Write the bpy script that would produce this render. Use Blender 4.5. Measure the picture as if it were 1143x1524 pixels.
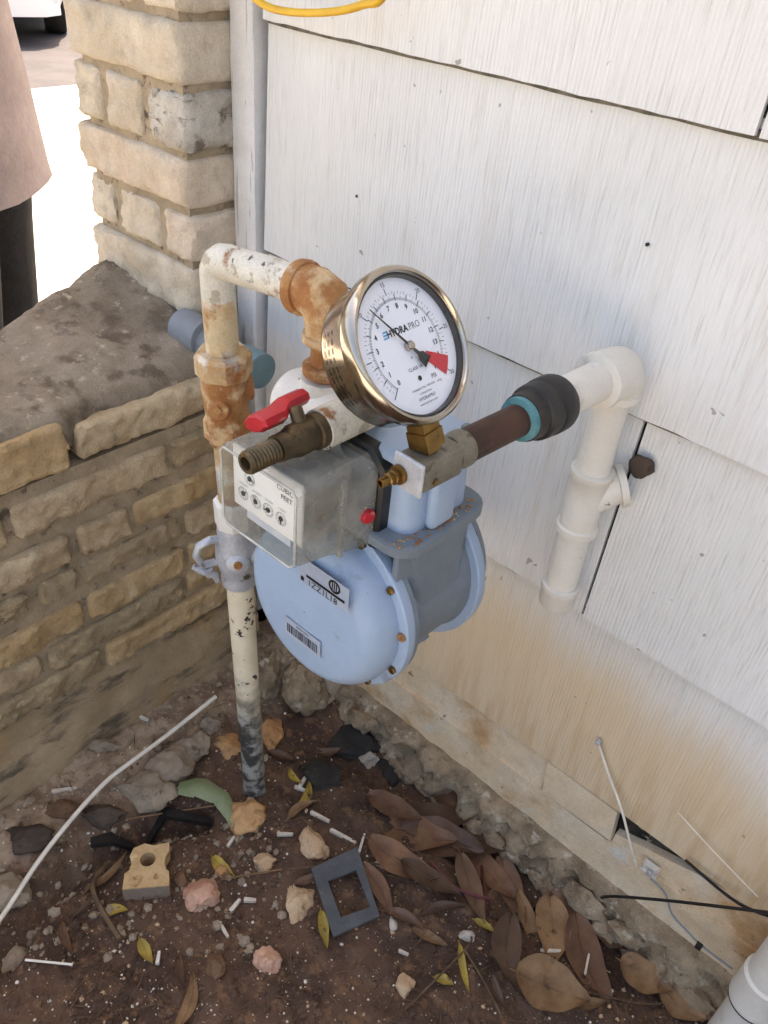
import bpy, bmesh, math, random
from mathutils import Vector, Matrix, noise
R = math.radians
random.seed(7)
for o in list(bpy.data.objects): bpy.data.objects.remove(o)
SC = bpy.context.scene
COL = SC.collection

# ------------------------------------------------------------------ camera
CAMP = Vector((0.84099, -0.73618, 0.93604))
cam = bpy.data.cameras.new('camera'); camo = bpy.data.objects.new('camera', cam); COL.objects.link(camo)
camo.location = CAMP
camo.rotation_euler = (R(53.018), R(-4.6125), R(42.542))
cam.sensor_fit = 'VERTICAL'; cam.sensor_height = 36; cam.lens = 36*1242.26/1524
cam.clip_start = 0.02; cam.clip_end = 3000
SC.camera = camo
# ------------------------------------------------------------------ sky, sun, exposure
SUN_DIR = Vector((-0.30, 0.50, 1.30)).normalized()
w = bpy.data.worlds.new('World'); SC.world = w; w.use_nodes = True
nt = w.node_tree; bg = nt.nodes['Background']
sky = nt.nodes.new('ShaderNodeTexSky'); sky.sky_type = 'NISHITA'; sky.sun_disc = False
sky.sun_elevation = math.asin(SUN_DIR.z); sky.sun_rotation = math.atan2(SUN_DIR.x, SUN_DIR.y)
sky.air_density = 1.0; sky.dust_density = 5.0; sky.ozone_density = 1.0
nt.links.new(sky.outputs[0], bg.inputs[0]); bg.inputs[1].default_value = 0.15
sl = bpy.data.lights.new('sun', 'SUN'); sl.energy = 4.0; sl.angle = R(0.53); sl.color = (1, .94, .86)
so = bpy.data.objects.new('sun', sl); COL.objects.link(so)
so.rotation_euler = SUN_DIR.to_track_quat('Z', 'Y').to_euler()
SC.view_settings.view_transform = 'Standard'; SC.view_settings.look = 'None'
SC.view_settings.exposure = 1.95; SC.view_settings.gamma = 1.0
SC.view_settings.use_curve_mapping = False
SC.view_settings.use_white_balance = True      # camera white balance set for open shade
SC.view_settings.white_balance_temperature = 7700; SC.view_settings.white_balance_tint = 12
SC.render.engine = 'CYCLES'
SC.render.resolution_x = 768; SC.render.resolution_y = 1024

# ------------------------------------------------------------------ pixel -> place on a plane
_F = 1242.26; _M = camo.rotation_euler.to_matrix()
def ray(px, py): return _M @ Vector(((px-571.5)/_F, -(py-762)/_F, -1))
def at(px, py, ax, v):
    d = ray(px, py); i = 'xyz'.index(ax); return CAMP + d*((v-CAMP[i])/d[i])

# ------------------------------------------------------------------ mesh helpers
def V(*a): return Vector(a)
def sstep(a, b, x):
    t = max(0, min(1, (x-a)/(b-a))); return t*t*(3-2*t)
def lin(c):
    f = lambda u: u/12.92 if u <= .04045 else ((u+.055)/1.055)**2.4
    return tuple(f(x/255) for x in c)+(1,)
def n3(p, s, seed=0): return noise.noise(Vector(p)*s+Vector((seed*7.3, seed*3.1, seed*5.7)))
def fb(p, s, o=4, seed=0): return noise.fractal(Vector(p)*s+Vector((seed*7.3, seed*3.1, seed*5.7)), 1.0, 2.0, o)
def frame(axis):
    z = Vector(axis).normalized(); a = V(0, 0, 1) if abs(z.z) < .9 else V(1, 0, 0)
    x = a.cross(z).normalized(); y = z.cross(x); return x, y, z
def lathe(bm, org, axis, prof, n=32, cap=True, ph=0, xdir=None):
    """prof: list of (t, r) along axis"""
    org = Vector(org); x, y, z = frame(axis)
    if xdir is not None:
        x = (Vector(xdir)-z*Vector(xdir).dot(z)).normalized(); y = z.cross(x)
    rings = []
    for t, r in prof:
        if r < 1e-6: rings.append([bm.verts.new(org+z*t)])
        else: rings.append([bm.verts.new(org+z*t+(x*math.cos(ph+2*math.pi*i/n)+y*math.sin(ph+2*math.pi*i/n))*r) for i in range(n)])
    for a, b in zip(rings, rings[1:]):
        for i in range(n):
            j = (i+1) % n
            if len(a) == 1 and len(b) == 1: continue
            if len(a) == 1: bm.faces.new((a[0], b[j], b[i]))
            elif len(b) == 1: bm.faces.new((a[i], a[j], b[0]))
            else: bm.faces.new((a[i], a[j], b[j], b[i]))
    if cap:
        if len(rings[0]) > 1: bm.faces.new(rings[0][::-1])
        if len(rings[-1]) > 1: bm.faces.new(rings[-1])
def tube(bm, pts, r, n=16, cap=True):
    pts = [Vector(p) for p in pts]; m = len(pts)
    rs = r if isinstance(r, (list, tuple)) else [r]*m
    t0 = (pts[1]-pts[0]).normalized(); x, y, z = frame(t0); rings = []
    for i, p in enumerate(pts):
        t = (pts[min(i+1, m-1)]-pts[max(i-1, 0)]).normalized()
        x = (x-t*x.dot(t)).normalized(); y = t.cross(x)
        k = 1
        if 0 < i < m-1:
            c = (pts[i]-pts[i-1]).normalized().dot(t); k = 1/max(.5, c)
        rings.append([bm.verts.new(p+(x*math.cos(2*math.pi*j/n)+y*math.sin(2*math.pi*j/n))*rs[i]) for j in range(n)])
    for a, b in zip(rings, rings[1:]):
        for i in range(n):
            j = (i+1) % n; bm.faces.new((a[i], a[j], b[j], b[i]))
    if cap: bm.faces.new(rings[0][::-1]); bm.faces.new(rings[-1])
def box(bm, lo, hi, bev=0, seg=2, M=None):
    r = bmesh.ops.create_cube(bm, size=1); vs = r['verts']
    lo = Vector(lo); hi = Vector(hi)
    for v in vs: v.co = Vector([(lo[i]+hi[i])/2+v.co[i]*(hi[i]-lo[i]) for i in range(3)])
    if bev:
        es = list({e for v in vs for e in v.link_edges})
        q = bmesh.ops.bevel(bm, geom=es, offset=bev, segments=seg, profile=.5, affect='EDGES', clamp_overlap=True)
        vs = list({v for f in q['faces'] for v in f.verts} | {v for v in vs if v.is_valid})
    if M is not None:
        for v in vs: v.co = M @ v.co
    return vs
def prism(bm, poly, d):
    """poly: list of Vectors (planar), extruded by vector d"""
    a = [bm.verts.new(p) for p in poly]; b = [bm.verts.new(Vector(p)+Vector(d)) for p in poly]; n = len(a)
    for i in range(n): bm.faces.new((a[i], a[(i+1) % n], b[(i+1) % n], b[i]))
    bm.faces.new(a[::-1]); bm.faces.new(b)
def loft(bm, rings, cap=True, closed=True):
    rs = [[bm.verts.new(p) for p in r] for r in rings]; n = len(rs[0])
    for a, b in zip(rs, rs[1:]):
        for i in range(n if closed else n-1): bm.faces.new((a[i], a[(i+1) % n], b[(i+1) % n], b[i]))
    if cap: bm.faces.new(rs[0][::-1]); bm.faces.new(rs[-1])
def new(): return bmesh.new()
def rough(bm, amp, sc, seed=0, o=4):
    bm.normal_update()
    for v in bm.verts: v.co += v.normal*amp*fb(v.co, sc, o, seed)
def mesh(bm, name, smooth=40):
    bmesh.ops.recalc_face_normals(bm, faces=bm.faces)
    me = bpy.data.meshes.new(name); bm.to_mesh(me); bm.free()
    if smooth:
        me.polygons.foreach_set('use_smooth', [True]*len(me.polygons))
        if smooth < 180: me.set_sharp_from_angle(angle=R(smooth))
    return me
def part(name, bm, mt, parent, smooth=40, label=None, kind=None):
    me = mesh(bm, name, smooth) if isinstance(bm, bmesh.types.BMesh) else bm
    o = bpy.data.objects.new(name, me); COL.objects.link(o)
    if mt and not me.materials: me.materials.append(mt)
    o.parent = parent
    if parent.type == 'EMPTY': o.matrix_parent_inverse = Matrix.Translation(-parent.location)
    else: o.matrix_parent_inverse = Matrix.Translation(-parent.location) if parent.parent is None else Matrix()
    if label: o['label'] = label
    if kind: o['kind'] = kind
    return o
def tag(o, label, cat, group=None):
    o['label'] = label; o['category'] = cat
    if group: o['group'] = group
    return o
def thing(name, base, label, cat, group=None):
    o = bpy.data.objects.new(name, None); COL.objects.link(o); o.location = Vector(base); o.empty_display_size = .05
    return tag(o, label, cat, group)
def solo(name, bm, mt, label, cat, group=None, smooth=40):
    vs = [v.co for v in bm.verts]
    b = V((min(v.x for v in vs)+max(v.x for v in vs))/2, (min(v.y for v in vs)+max(v.y for v in vs))/2, min(v.z for v in vs))
    for v in bm.verts: v.co -= b
    o = bpy.data.objects.new(name, mesh(bm, name, smooth)); COL.objects.link(o); o.location = b
    o.data.materials.append(mt); return tag(o, label, cat, group)
def struct(name, bm, mt, smooth=60, kind='structure'):
    o = bpy.data.objects.new(name, mesh(bm, name, smooth)); COL.objects.link(o); o.data.materials.append(mt); o['kind'] = kind
    return o

# ------------------------------------------------------------------ materials
class N:
    def __init__(s, name):
        s.m = bpy.data.materials.new(name); s.m.use_nodes = True; s.t = s.m.node_tree
        s.b = s.t.nodes['Principled BSDF']; s.pos = s.t.nodes.new('ShaderNodeNewGeometry').outputs['Position']; s.k = 0
    def nd(s, ty, **kw):
        n = s.t.nodes.new(ty)
        for k, v in kw.items(): setattr(n, k, v)
        return n
    def L(s, a, b): s.t.links.new(a, b)
    def vec(s, sc=(1, 1, 1)):
        m = s.nd('ShaderNodeMapping'); m.inputs['Scale'].default_value = sc
        s.k += 1; m.inputs['Location'].default_value = (s.k*3.17, s.k*1.91, s.k*2.43)
        s.L(s.pos, m.inputs[0]); return m.outputs[0]
    def noise(s, scale, detail=5, rough=.6, st=(1, 1, 1), dist=0):
        n = s.nd('ShaderNodeTexNoise'); s.L(s.vec(st), n.inputs['Vector'])
        n.inputs['Scale'].default_value = scale; n.inputs['Detail'].default_value = detail
        n.inputs['Roughness'].default_value = rough; n.inputs['Distortion'].default_value = dist; return n.outputs['Fac']
    def ramp(s, f, lo, hi):
        n = s.nd('ShaderNodeMapRange'); n.interpolation_type = 'SMOOTHSTEP'
        n.inputs[1].default_value = lo; n.inputs[2].default_value = hi; s.L(f, n.inputs[0]); return n.outputs[0]
    def math(s, op, a, b=None):
        n = s.nd('ShaderNodeMath', operation=op)
        for i, v in enumerate((a, b)):
            if v is None: continue
            if isinstance(v, (int, float)): n.inputs[i].default_value = v
            else: s.L(v, n.inputs[i])
        return n.outputs[0]
    def mix(s, f, a, b):
        n = s.nd('ShaderNodeMix', data_type='RGBA')
        for i, v in ((0, f), (6, a), (7, b)):
            if isinstance(v, (int, float)): n.inputs[i].default_value = v
            elif isinstance(v, tuple): n.inputs[i].default_value = v
            else: s.L(v, n.inputs[i])
        return n.outputs[2]
    def sep(s):
        n = s.nd('ShaderNodeSeparateXYZ'); s.L(s.pos, n.inputs[0]); return n.outputs
    def bump(s, h, strength, dist=.002, prev=None):
        n = s.nd('ShaderNodeBump'); n.inputs['Strength'].default_value = strength; n.inputs['Distance'].default_value = dist
        s.L(h, n.inputs['Height'])
        if prev is not None: s.L(prev, n.inputs['Normal'])
        return n.outputs[0]
    def out(s, col=None, rough=None, nrm=None, metal=None):
        for k, v in (('Base Color', col), ('Roughness', rough), ('Normal', nrm), ('Metallic', metal)):
            if v is None: continue
            if isinstance(v, (int, float, tuple)): s.b.inputs[k].default_value = v
            else: s.L(v, s.b.inputs[k])
        return s.m
def mat(name, c1, c2=None, scale=25, rgh=.6, metal=0, bump=.3, bs=90, bd=.002, layers=(), st=(1, 1, 1), spec=.4, grit=.16, rnd=0):
    """base colour c1 varied to c2, then layers (colour, scale, lo, hi[, stretch[, rough]]) laid over by noise masks"""
    n = N(name); c = lin(c1)
    if c2: c = n.mix(n.ramp(n.noise(scale, st=st), .32, .68), c, lin(c2))
    rg = rgh
    for l in layers:
        k = n.ramp(n.noise(l[1], st=l[4] if len(l) > 4 else (1, 1, 1)), l[2], l[3])
        c = n.mix(k, c, lin(l[0]))
        if len(l) > 5:
            x = n.nd('ShaderNodeMix', data_type='FLOAT'); n.L(k, x.inputs[0])
            if isinstance(rg, (int, float)): x.inputs[2].default_value = rg
            else: n.L(rg, x.inputs[2])
            x.inputs[3].default_value = l[5]; rg = x.outputs[0]
    if grit and bump:                                   # fine speckle and grime
        g1 = n.ramp(n.noise(420, 3, .7), .3, .7); g2 = n.ramp(n.noise(48, 5, .7), .25, .75)
        v = n.math('ADD', n.math('MULTIPLY', g1, grit), n.math('MULTIPLY', g2, grit)); v = n.math('SUBTRACT', 1.04, v)
        if rnd:
            oi = n.nd('ShaderNodeObjectInfo'); v = n.math('MULTIPLY', v, n.math('ADD', 1-rnd*.6, n.math('MULTIPLY', oi.outputs['Random'], rnd*1.4)))
        mx = n.nd('ShaderNodeMix', data_type='RGBA', blend_type='MULTIPLY'); mx.inputs[0].default_value = 1
        if isinstance(c, tuple): mx.inputs[6].default_value = c
        else: n.L(c, mx.inputs[6])
        n.L(v, mx.inputs[7]); c = mx.outputs[2]
    nr = None
    if bump: nr = n.bump(n.noise(bs*3.2, 4, .7), bump*.5, bd*.4, n.bump(n.noise(bs, 6, .65), bump, bd))
    n.b.inputs['Specular IOR Level'].default_value = spec
    return n.out(c, rg, nr, metal)

RUST = (150, 92, 48); RUST2 = (105, 58, 30)
MT = {}
# siding: white paint over combed shingle, soil splash staining on the lowest course
n = N('shingle_paint'); xyz = n.sep()
wob = n.noise(9, 3, .5, (1, 1, .35)); gx = n.math('ADD', n.math('MULTIPLY', xyz[0], 1400.), n.math('MULTIPLY', wob, 9.0))
gro = n.math('SINE', gx)
gr2 = n.noise(1, 3, .6, (520, 520, 4)); hgt = n.math('ADD', n.math('MULTIPLY', gro, .5), n.math('MULTIPLY', gr2, 2.2))
c = n.mix(n.ramp(n.noise(3.5, 4), .3, .7), lin((228, 228, 225)), lin((218, 218, 214)))
c = n.mix(n.math('MULTIPLY', n.ramp(gr2, .50, .75), .42), c, lin((172, 167, 156)))
st_ = n.noise(1, 4, .6, (26, 26, 2.2))                       # run-down streaks
c = n.mix(n.math('MULTIPLY', n.ramp(st_, .52, .72), .22), c, lin((196, 180, 158)))
low = n.math('ADD', xyz[2], n.math('MULTIPLY', n.noise(1, 5, .6, (22, 22, 3)), .10))
splash = n.ramp(n.math('ADD', n.math('ADD', low, n.math('MULTIPLY', xyz[0], .13)), n.math('MULTIPLY', n.noise(6, 3), .06)), .435, .29)
c = n.mix(n.math('MULTIPLY', splash, .92), c, lin((218, 194, 158)))
dirt = n.math('MULTIPLY', n.ramp(low, .26, .02), n.ramp(n.noise(1, 5, .7, (60, 60, 7)), .42, .62))
c = n.mix(n.math('MULTIPLY', dirt, .55), c, lin((196, 162, 120)))
sp = n.noise(55, 2, .5); c = n.mix(n.math('MULTIPLY', n.ramp(sp, .735, .76), .6), c, lin((110, 98, 84)))
n.b.inputs['Specular IOR Level'].default_value = .3
MT['shingle'] = n.out(c, .62, n.bump(hgt, .45, .0011))
MT['trim'] = mat('trim_paint', (232, 231, 228), (220, 218, 214), 14, .7, 0, .5, 60, .003, [((176, 170, 162), 1, .60, .68, (120, 120, 9)), ((62, 56, 50), 1, .68, .73, (90, 90, 16))], grit=0.08)
MT['board'] = mat('sill_board', (228, 202, 166), (236, 220, 194), 7, .75, 0, .3, 60, .002, [((202, 160, 114), 9, .50, .68), ((224, 218, 206), 12, .58, .66), ((150, 118, 86), 45, .66, .74)])
MT['patch'] = mat('patch_board', (238, 220, 192), (228, 206, 174), 12, .7, 0, .3, 60, .002, [((160, 132, 100), 50, .68, .74)])
MT['felt'] = mat('tar_felt', (24, 22, 21), (70, 64, 58), 45, .9, 0, .6, 80, .003, [((168, 158, 142), 60, .58, .64)])
MT['gap'] = mat('course_shade_grime', (92, 86, 76), (132, 126, 114), 60, .9, 0, .4, 80, .002)  # tone of the shadow line drawn under the shingle courses
MT['mortar_rock'] = mat('rubble_mortar', (180, 160, 132), (142, 122, 98), 22, .95, 0, .9, 70, .006, [((122, 104, 84), 32, .50, .72), ((206, 194, 172), 50, .56, .72), ((84, 72, 60), 80, .62, .74)])
def stone_mat(name, a, b, cc, dark):
    return mat(name, a, b, 16, .95, 0, .8, 110, .004, [(cc, 9, .42, .72), (dark, 24, .52, .86), ((215, 198, 166), 70, .58, .80)])
SM = [stone_mat('sandstone_tan', (196, 174, 142), (172, 150, 118), (208, 190, 158), (124, 106, 84)),
      stone_mat('sandstone_gold', (196, 168, 126), (178, 148, 106), (196, 174, 138), (126, 104, 76)),
      stone_mat('sandstone_olive', (172, 154, 124), (148, 130, 102), (186, 164, 128), (110, 94, 72)),
      stone_mat('sandstone_pale', (214, 194, 160), (198, 174, 138), (220, 202, 172), (160, 136, 104))]
PSM = [stone_mat('pillar_cream', (208, 194, 172), (194, 178, 154), (220, 207, 186), (158, 141, 119)),
       stone_mat('pillar_pink', (214, 198, 176), (202, 182, 158), (222, 206, 186), (164, 144, 122)),
       mat('pillar_grey', (176, 166, 150), (206, 200, 188), 20, .95, 0, .9, 70, .006, [((120, 110, 96), 45, .55, .68), ((90, 80, 68), 1, .6, .7, (12, 12, 80))])]
MT['mortar'] = mat('mortar_joint', (176, 158, 132), (152, 136, 112), 30, .97, 0, .7, 140, .003, [((96, 84, 70), 50, .56, .7)])
MT['cap'] = mat('mortar_cap', (158, 144, 126), (136, 122, 104), 12, .95, 0, .9, 120, .004, [((112, 98, 82), 26, .50, .66), ((186, 172, 152), 60, .60, .72), ((92, 80, 66), 7, .58, .72)])
MT['footing'] = mat('smeared_mortar', (184, 162, 130), (158, 138, 110), 7, .95, 0, .5, 70, .004, [((166, 138, 98), 10, .52, .68), ((104, 92, 76), 1, .5, .66, (9, 9, 30))])
MT['meter'] = mat('meter_blue_paint', (158, 179, 202), (150, 171, 194), 7, .42, 0, .12, 260, .001, [((170, 186, 212), 6, .52, .72), ((128, 138, 150), 18, .62, .74), ((120, 108, 92), 140, .70, .76)], grit=0.05)
MT['meter_grey'] = mat('meter_dusty_paint', (128, 141, 152), (116, 127, 136), 8, .55, 0, .2, 200, .001, [((120, 122, 122), 10, .50, .70), ((104, 92, 76), 90, .64, .74), ((176, 168, 150), 150, .68, .74)], grit=0.1)
MT['rust'] = mat('rusted_iron', (184, 136, 86), (156, 100, 56), 30, .85, 0, .6, 160, .002, [((208, 178, 136), 26, .48, .62), ((116, 68, 40), 40, .58, .70), ((222, 206, 176), 18, .58, .70)])
MT['rustwhite'] = mat('flaking_white_pipe', (222, 218, 204), (206, 200, 184), 20, .6, 0, .4, 120, .002, [((176, 168, 150), 60, .56, .62), ((150, 104, 62), 26, .60, .70), ((90, 82, 72), 85, .64, .68)])
MT['riserpaint'] = mat('riser_worn_paint', (206, 186, 148), (186, 142, 92), 18, .7, 0, .4, 120, .002, [((222, 214, 196), 15, .52, .62), ((150, 92, 48), 24, .55, .68), ((176, 186, 186), 13, .62, .72)])
n = N('supply_pipe_paint'); xyz = n.sep()
c = n.mix(n.ramp(n.noise(14), .35, .65), lin((228, 218, 192)), lin((210, 198, 170)))
c = n.mix(n.ramp(n.noise(60, 4), .62, .635), c, lin((44, 40, 36)))
lowk = n.ramp(n.math('ADD', xyz[2], n.math('MULTIPLY', n.noise(30, 5, .65), .26)), .25, .10)
c = n.mix(lowk, c, n.mix(n.ramp(n.noise(45, 4), .42, .58), lin((150, 150, 142)), lin((58, 58, 56))))
MT['supply'] = n.out(c, .6, n.bump(n.noise(120, 5), .4, .002))
MT['white'] = mat('white_pipe_paint', (226, 222, 212), (216, 211, 200), 12, .5, 0, .25, 130, .001, [((186, 178, 164), 16, .60, .74), ((120, 114, 106), 42, .69, .71)], grit=0.06)
MT['alu'] = mat('cast_aluminium', (204, 207, 212), (182, 186, 192), 30, .45, .35, .4, 140, .002, [((96, 90, 84), 40, .60, .72), ((206, 210, 216), 22, .55, .7)])
MT['steel'] = mat('gauge_steel', (186, 178, 166), (170, 160, 146), 12, .16, 1.0, .05, 200, .001, [((150, 132, 108), 40, .62, .76)], grit=0.04)
MT['barblock'] = mat('test_bar_metal', (150, 146, 132), (128, 122, 106), 26, .5, .5, .4, 120, .002, [((128, 86, 52), 40, .60, .70), ((92, 84, 70), 60, .58, .7)])
MT['brass'] = mat('aged_brass', (150, 118, 66), (122, 94, 54), 40, .35, .9, .3, 150, .001, [((84, 68, 46), 60, .56, .7)])
MT['bronze'] = mat('grimy_valve_brass', (112, 96, 72), (88, 76, 58), 40, .5, .7, .4, 140, .002, [((140, 112, 72), 50, .56, .7), ((58, 50, 40), 45, .58, .7)])
MT['brownpipe'] = mat('brown_oxide_pipe', (86, 58, 46), (64, 44, 36), 30, .6, .2, .4, 120, .002, [((110, 62, 42), 40, .60, .72), ((128, 104, 84), 70, .66, .74)])
MT['rubber'] = mat('black_union', (34, 33, 33), (50, 47, 44), 30, .5, 0, .35, 100, .002, [((92, 82, 70), 50, .64, .74)])
MT['teal'] = mat('teal_ring', (72, 132, 142), (96, 152, 158), 60, .6, 0, .3, 120, .002)
MT['red'] = mat('red_vinyl', (196, 42, 50), (176, 34, 44), 30, .45, 0, .15, 120, .001, [((206, 120, 110), 70, .64, .74)], grit=0.06)
MT['pvc'] = mat('grey_pvc', (132, 138, 144), (120, 126, 132), 14, .5, 0, .15, 120, .001, [((150, 146, 136), 20, .6, .74)], grit=0.06)
MT['pvcteal'] = mat('pvc_primer_teal', (96, 128, 134), (112, 138, 142), 30, .6, 0, .2, 120, .001)
MT['black'] = mat('black_gasket', (26, 26, 27), (40, 39, 38), 40, .45, 0, .2, 120, .001)
MT['dial'] = mat('dial_enamel', (244, 246, 250), None, 10, .35, 0, 0)
MT['ink'] = mat('black_ink', (18, 18, 20), None, 10, .5, 0, 0)
MT['greyink'] = mat('grey_ink', (120, 122, 128), None, 10, .5, 0, 0)
MT['blueink'] = mat('blue_ink', (70, 168, 214), None, 10, .5, 0, 0)
MT['redink'] = mat('red_ink', (206, 30, 44), None, 10, .45, 0, 0)
MT['plate'] = mat('index_plate', (244, 245, 243), None, 10, .4, 0, 0)
MT['foil'] = mat('label_foil', (176, 186, 202), (164, 176, 194), 50, .4, .2, 0)
MT['label'] = mat('label_paper', (206, 212, 220), (192, 200, 212), 60, .5, 0, 0)
MT['wire'] = mat('white_cable', (238, 232, 220), (222, 214, 198), 40, .5, 0, .2, 120, .001, grit=0.06)
MT['yellow'] = mat('yellow_cable', (222, 176, 48), (206, 160, 40), 40, .4, 0, 0, grit=0.04)
MT['concrete'] = mat('driveway_concrete', (196, 190, 180), (180, 174, 164), 2, .9, 0, .3, 60, .003, grit=0.08)
MT['asphalt'] = mat('street_asphalt', (84, 79, 80), (72, 68, 70), 3, .9, 0, .4, 60, .004)
MT['brick'] = mat('cored_brick', (214, 184, 140), (200, 166, 120), 40, .95, 0, .6, 160, .002, [((160, 116, 72), 60, .58, .7), ((228, 200, 156), 40, .6, .7)])
MT['brickgrey'] = mat('cored_brick_face', (158, 140, 122), (142, 126, 110), 40, .95, 0, .5, 160, .002)
MT['slate'] = mat('grey_rubber_plate', (92, 96, 100), (80, 84, 88), 40, .7, 0, .3, 140, .001, [((118, 112, 104), 60, .62, .72)])
MT['char'] = mat('black_rubble', (44, 42, 40), (62, 58, 54), 40, .9, 0, .6, 100, .003, [((88, 80, 72), 90, .66, .72)])
MT['chip'] = mat('paint_chip', (232, 226, 214), (214, 204, 188), 60, .6, 0, .2, 120, .001)
MT['leafbrown'] = mat('dead_leaf_brown', (120, 88, 66), (98, 70, 54), 30, .45, 0, .3, 120, .001, [((128, 96, 72), 24, .55, .7)], rnd=.5)
MT['leafdark'] = mat('dead_leaf_dark', (90, 68, 54), (108, 84, 66), 30, .5, 0, .3, 120, .001, rnd=.5)
MT['leaftan'] = mat('dead_leaf_tan', (150, 118, 84), (124, 94, 66), 26, .65, 0, .3, 120, .001, [((92, 72, 54), 40, .58, .7)], rnd=.4)
MT['leafyellow'] = mat('fallen_leaf_yellow', (186, 160, 74), (158, 138, 70), 40, .55, 0, .2, 120, .001, [((112, 84, 50), 60, .6, .7)])
MT['leafgreen'] = mat('green_leaf', (112, 128, 90), (132, 142, 106), 30, .45, 0, .3, 120, .001, [((150, 140, 96), 24, .58, .72)])
MT['twig'] = mat('dry_twig', (118, 96, 72), (90, 70, 52), 60, .85, 0, .3, 120, .001)
MT['stem'] = mat('red_leaf_stem', (116, 56, 56), (90, 46, 46), 40, .5, 0, .1, 120, .001)
def rockm(nm, a, b): return mat(nm, a, b, 24, .92, 0, .6, 120, .003, [(tuple(int(x*.72) for x in b), 40, .58, .72)])
RM = {'pink': rockm('rock_pink', (212, 170, 146), (196, 148, 124)), 'pale': rockm('rock_pale', (212, 184, 150), (190, 156, 122)),
      'white': rockm('rock_white', (204, 196, 184), (180, 170, 156)), 'orange': rockm('rock_orange', (206, 164, 116), (182, 134, 90)),
      'brown': rockm('rock_brown', (128, 98, 74), (104, 78, 58)), 'grey': rockm('rock_grey', (166, 150, 130), (140, 124, 106)), 'dark': rockm('rock_dark', (92, 78, 66), (72, 60, 52))}
# soil
n = N('dark_soil'); c = n.mix(n.ramp(n.noise(14, 6), .35, .65), lin((104, 80, 64)), lin((74, 55, 44)))
c = n.mix(n.ramp(n.noise(55, 5), .52, .68), c, lin((124, 94, 70)))
xyz = n.sep()
bank = n.ramp(n.math('ADD', xyz[0], n.math('MULTIPLY', n.noise(16, 5), .12)), .25, .14)
c = n.mix(n.math('MULTIPLY', bank, .8), c, n.mix(n.ramp(n.noise(30, 5), .4, .6), lin((188, 166, 140)), lin((142, 118, 98))))
c = n.mix(n.ramp(n.noise(300, 2, .5), .70, .73), c, lin((196, 180, 156)))
MT['soil'] = n.out(c, .95, n.bump(n.noise(160, 6, .7), .9, .004, n.bump(n.noise(38, 5), .6, .008)))
# glass of gauge and smoky polycarbonate cover: thin clear shells
def shell(name, tint, hazecol, haze, rgh):
    m = bpy.data.materials.new(name); m.use_nodes = True; t = m.node_tree; t.nodes.remove(t.nodes['Principled BSDF'])
    out = t.nodes['Material Output']
    tr = t.nodes.new('ShaderNodeBsdfTransparent'); tr.inputs[0].default_value = tint
    gl = t.nodes.new('ShaderNodeBsdfGlossy'); gl.inputs['Roughness'].default_value = rgh
    df = t.nodes.new('ShaderNodeBsdfDiffuse'); df.inputs[0].default_value = hazecol
    lw = t.nodes.new('ShaderNodeLayerWeight'); lw.inputs[0].default_value = .5
    pw = t.nodes.new('ShaderNodeMath'); pw.operation = 'POWER'; pw.inputs[1].default_value = 5; t.links.new(lw.outputs['Facing'], pw.inputs[0])
    fr = t.nodes.new('ShaderNodeMath'); fr.operation = 'MULTIPLY_ADD'; fr.inputs[1].default_value = .9; fr.inputs[2].default_value = .04; t.links.new(pw.outputs[0], fr.inputs[0])
    a = t.nodes.new('ShaderNodeMixShader'); b = t.nodes.new('ShaderNodeMixShader')
    if haze > .05:
        ns = t.nodes.new('ShaderNodeTexNoise'); ns.inputs['Scale'].default_value = 38; ns.inputs['Detail'].default_value = 5
        ge = t.nodes.new('ShaderNodeNewGeometry'); t.links.new(ge.outputs['Position'], ns.inputs[0])
        mr = t.nodes.new('ShaderNodeMapRange'); mr.inputs[1].default_value = .35; mr.inputs[2].default_value = .68
        mr.inputs[3].default_value = haze*.72; mr.inputs[4].default_value = haze*1.35
        t.links.new(ns.outputs['Fac'], mr.inputs[0]); t.links.new(mr.outputs[0], a.inputs[0])
    else: a.inputs[0].default_value = haze
    t.links.new(tr.outputs[0], a.inputs[1]); t.links.new(df.outputs[0], a.inputs[2])
    t.links.new(fr.outputs[0], b.inputs[0]); t.links.new(a.outputs[0], b.inputs[1]); t.links.new(gl.outputs[0], b.inputs[2])
    t.links.new(b.outputs[0], out.inputs[0]); return m
MT['glass'] = shell('gauge_glass', (.97, .98, 1, 1), (.8, .8, .8, 1), .015, .03)
MT['poly'] = shell('smoky_polycarbonate', (.78, .78, .74, 1), (.52, .52, .47, 1), .34, .14)
MT['polyrim'] = shell('polycarbonate_rim', (.80, .80, .76, 1), (.68, .68, .62, 1), .55, .2)
MT['window'] = shell('index_window', (.95, .95, .93, 1), (.72, .72, .66, 1), .07, .08)

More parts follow.
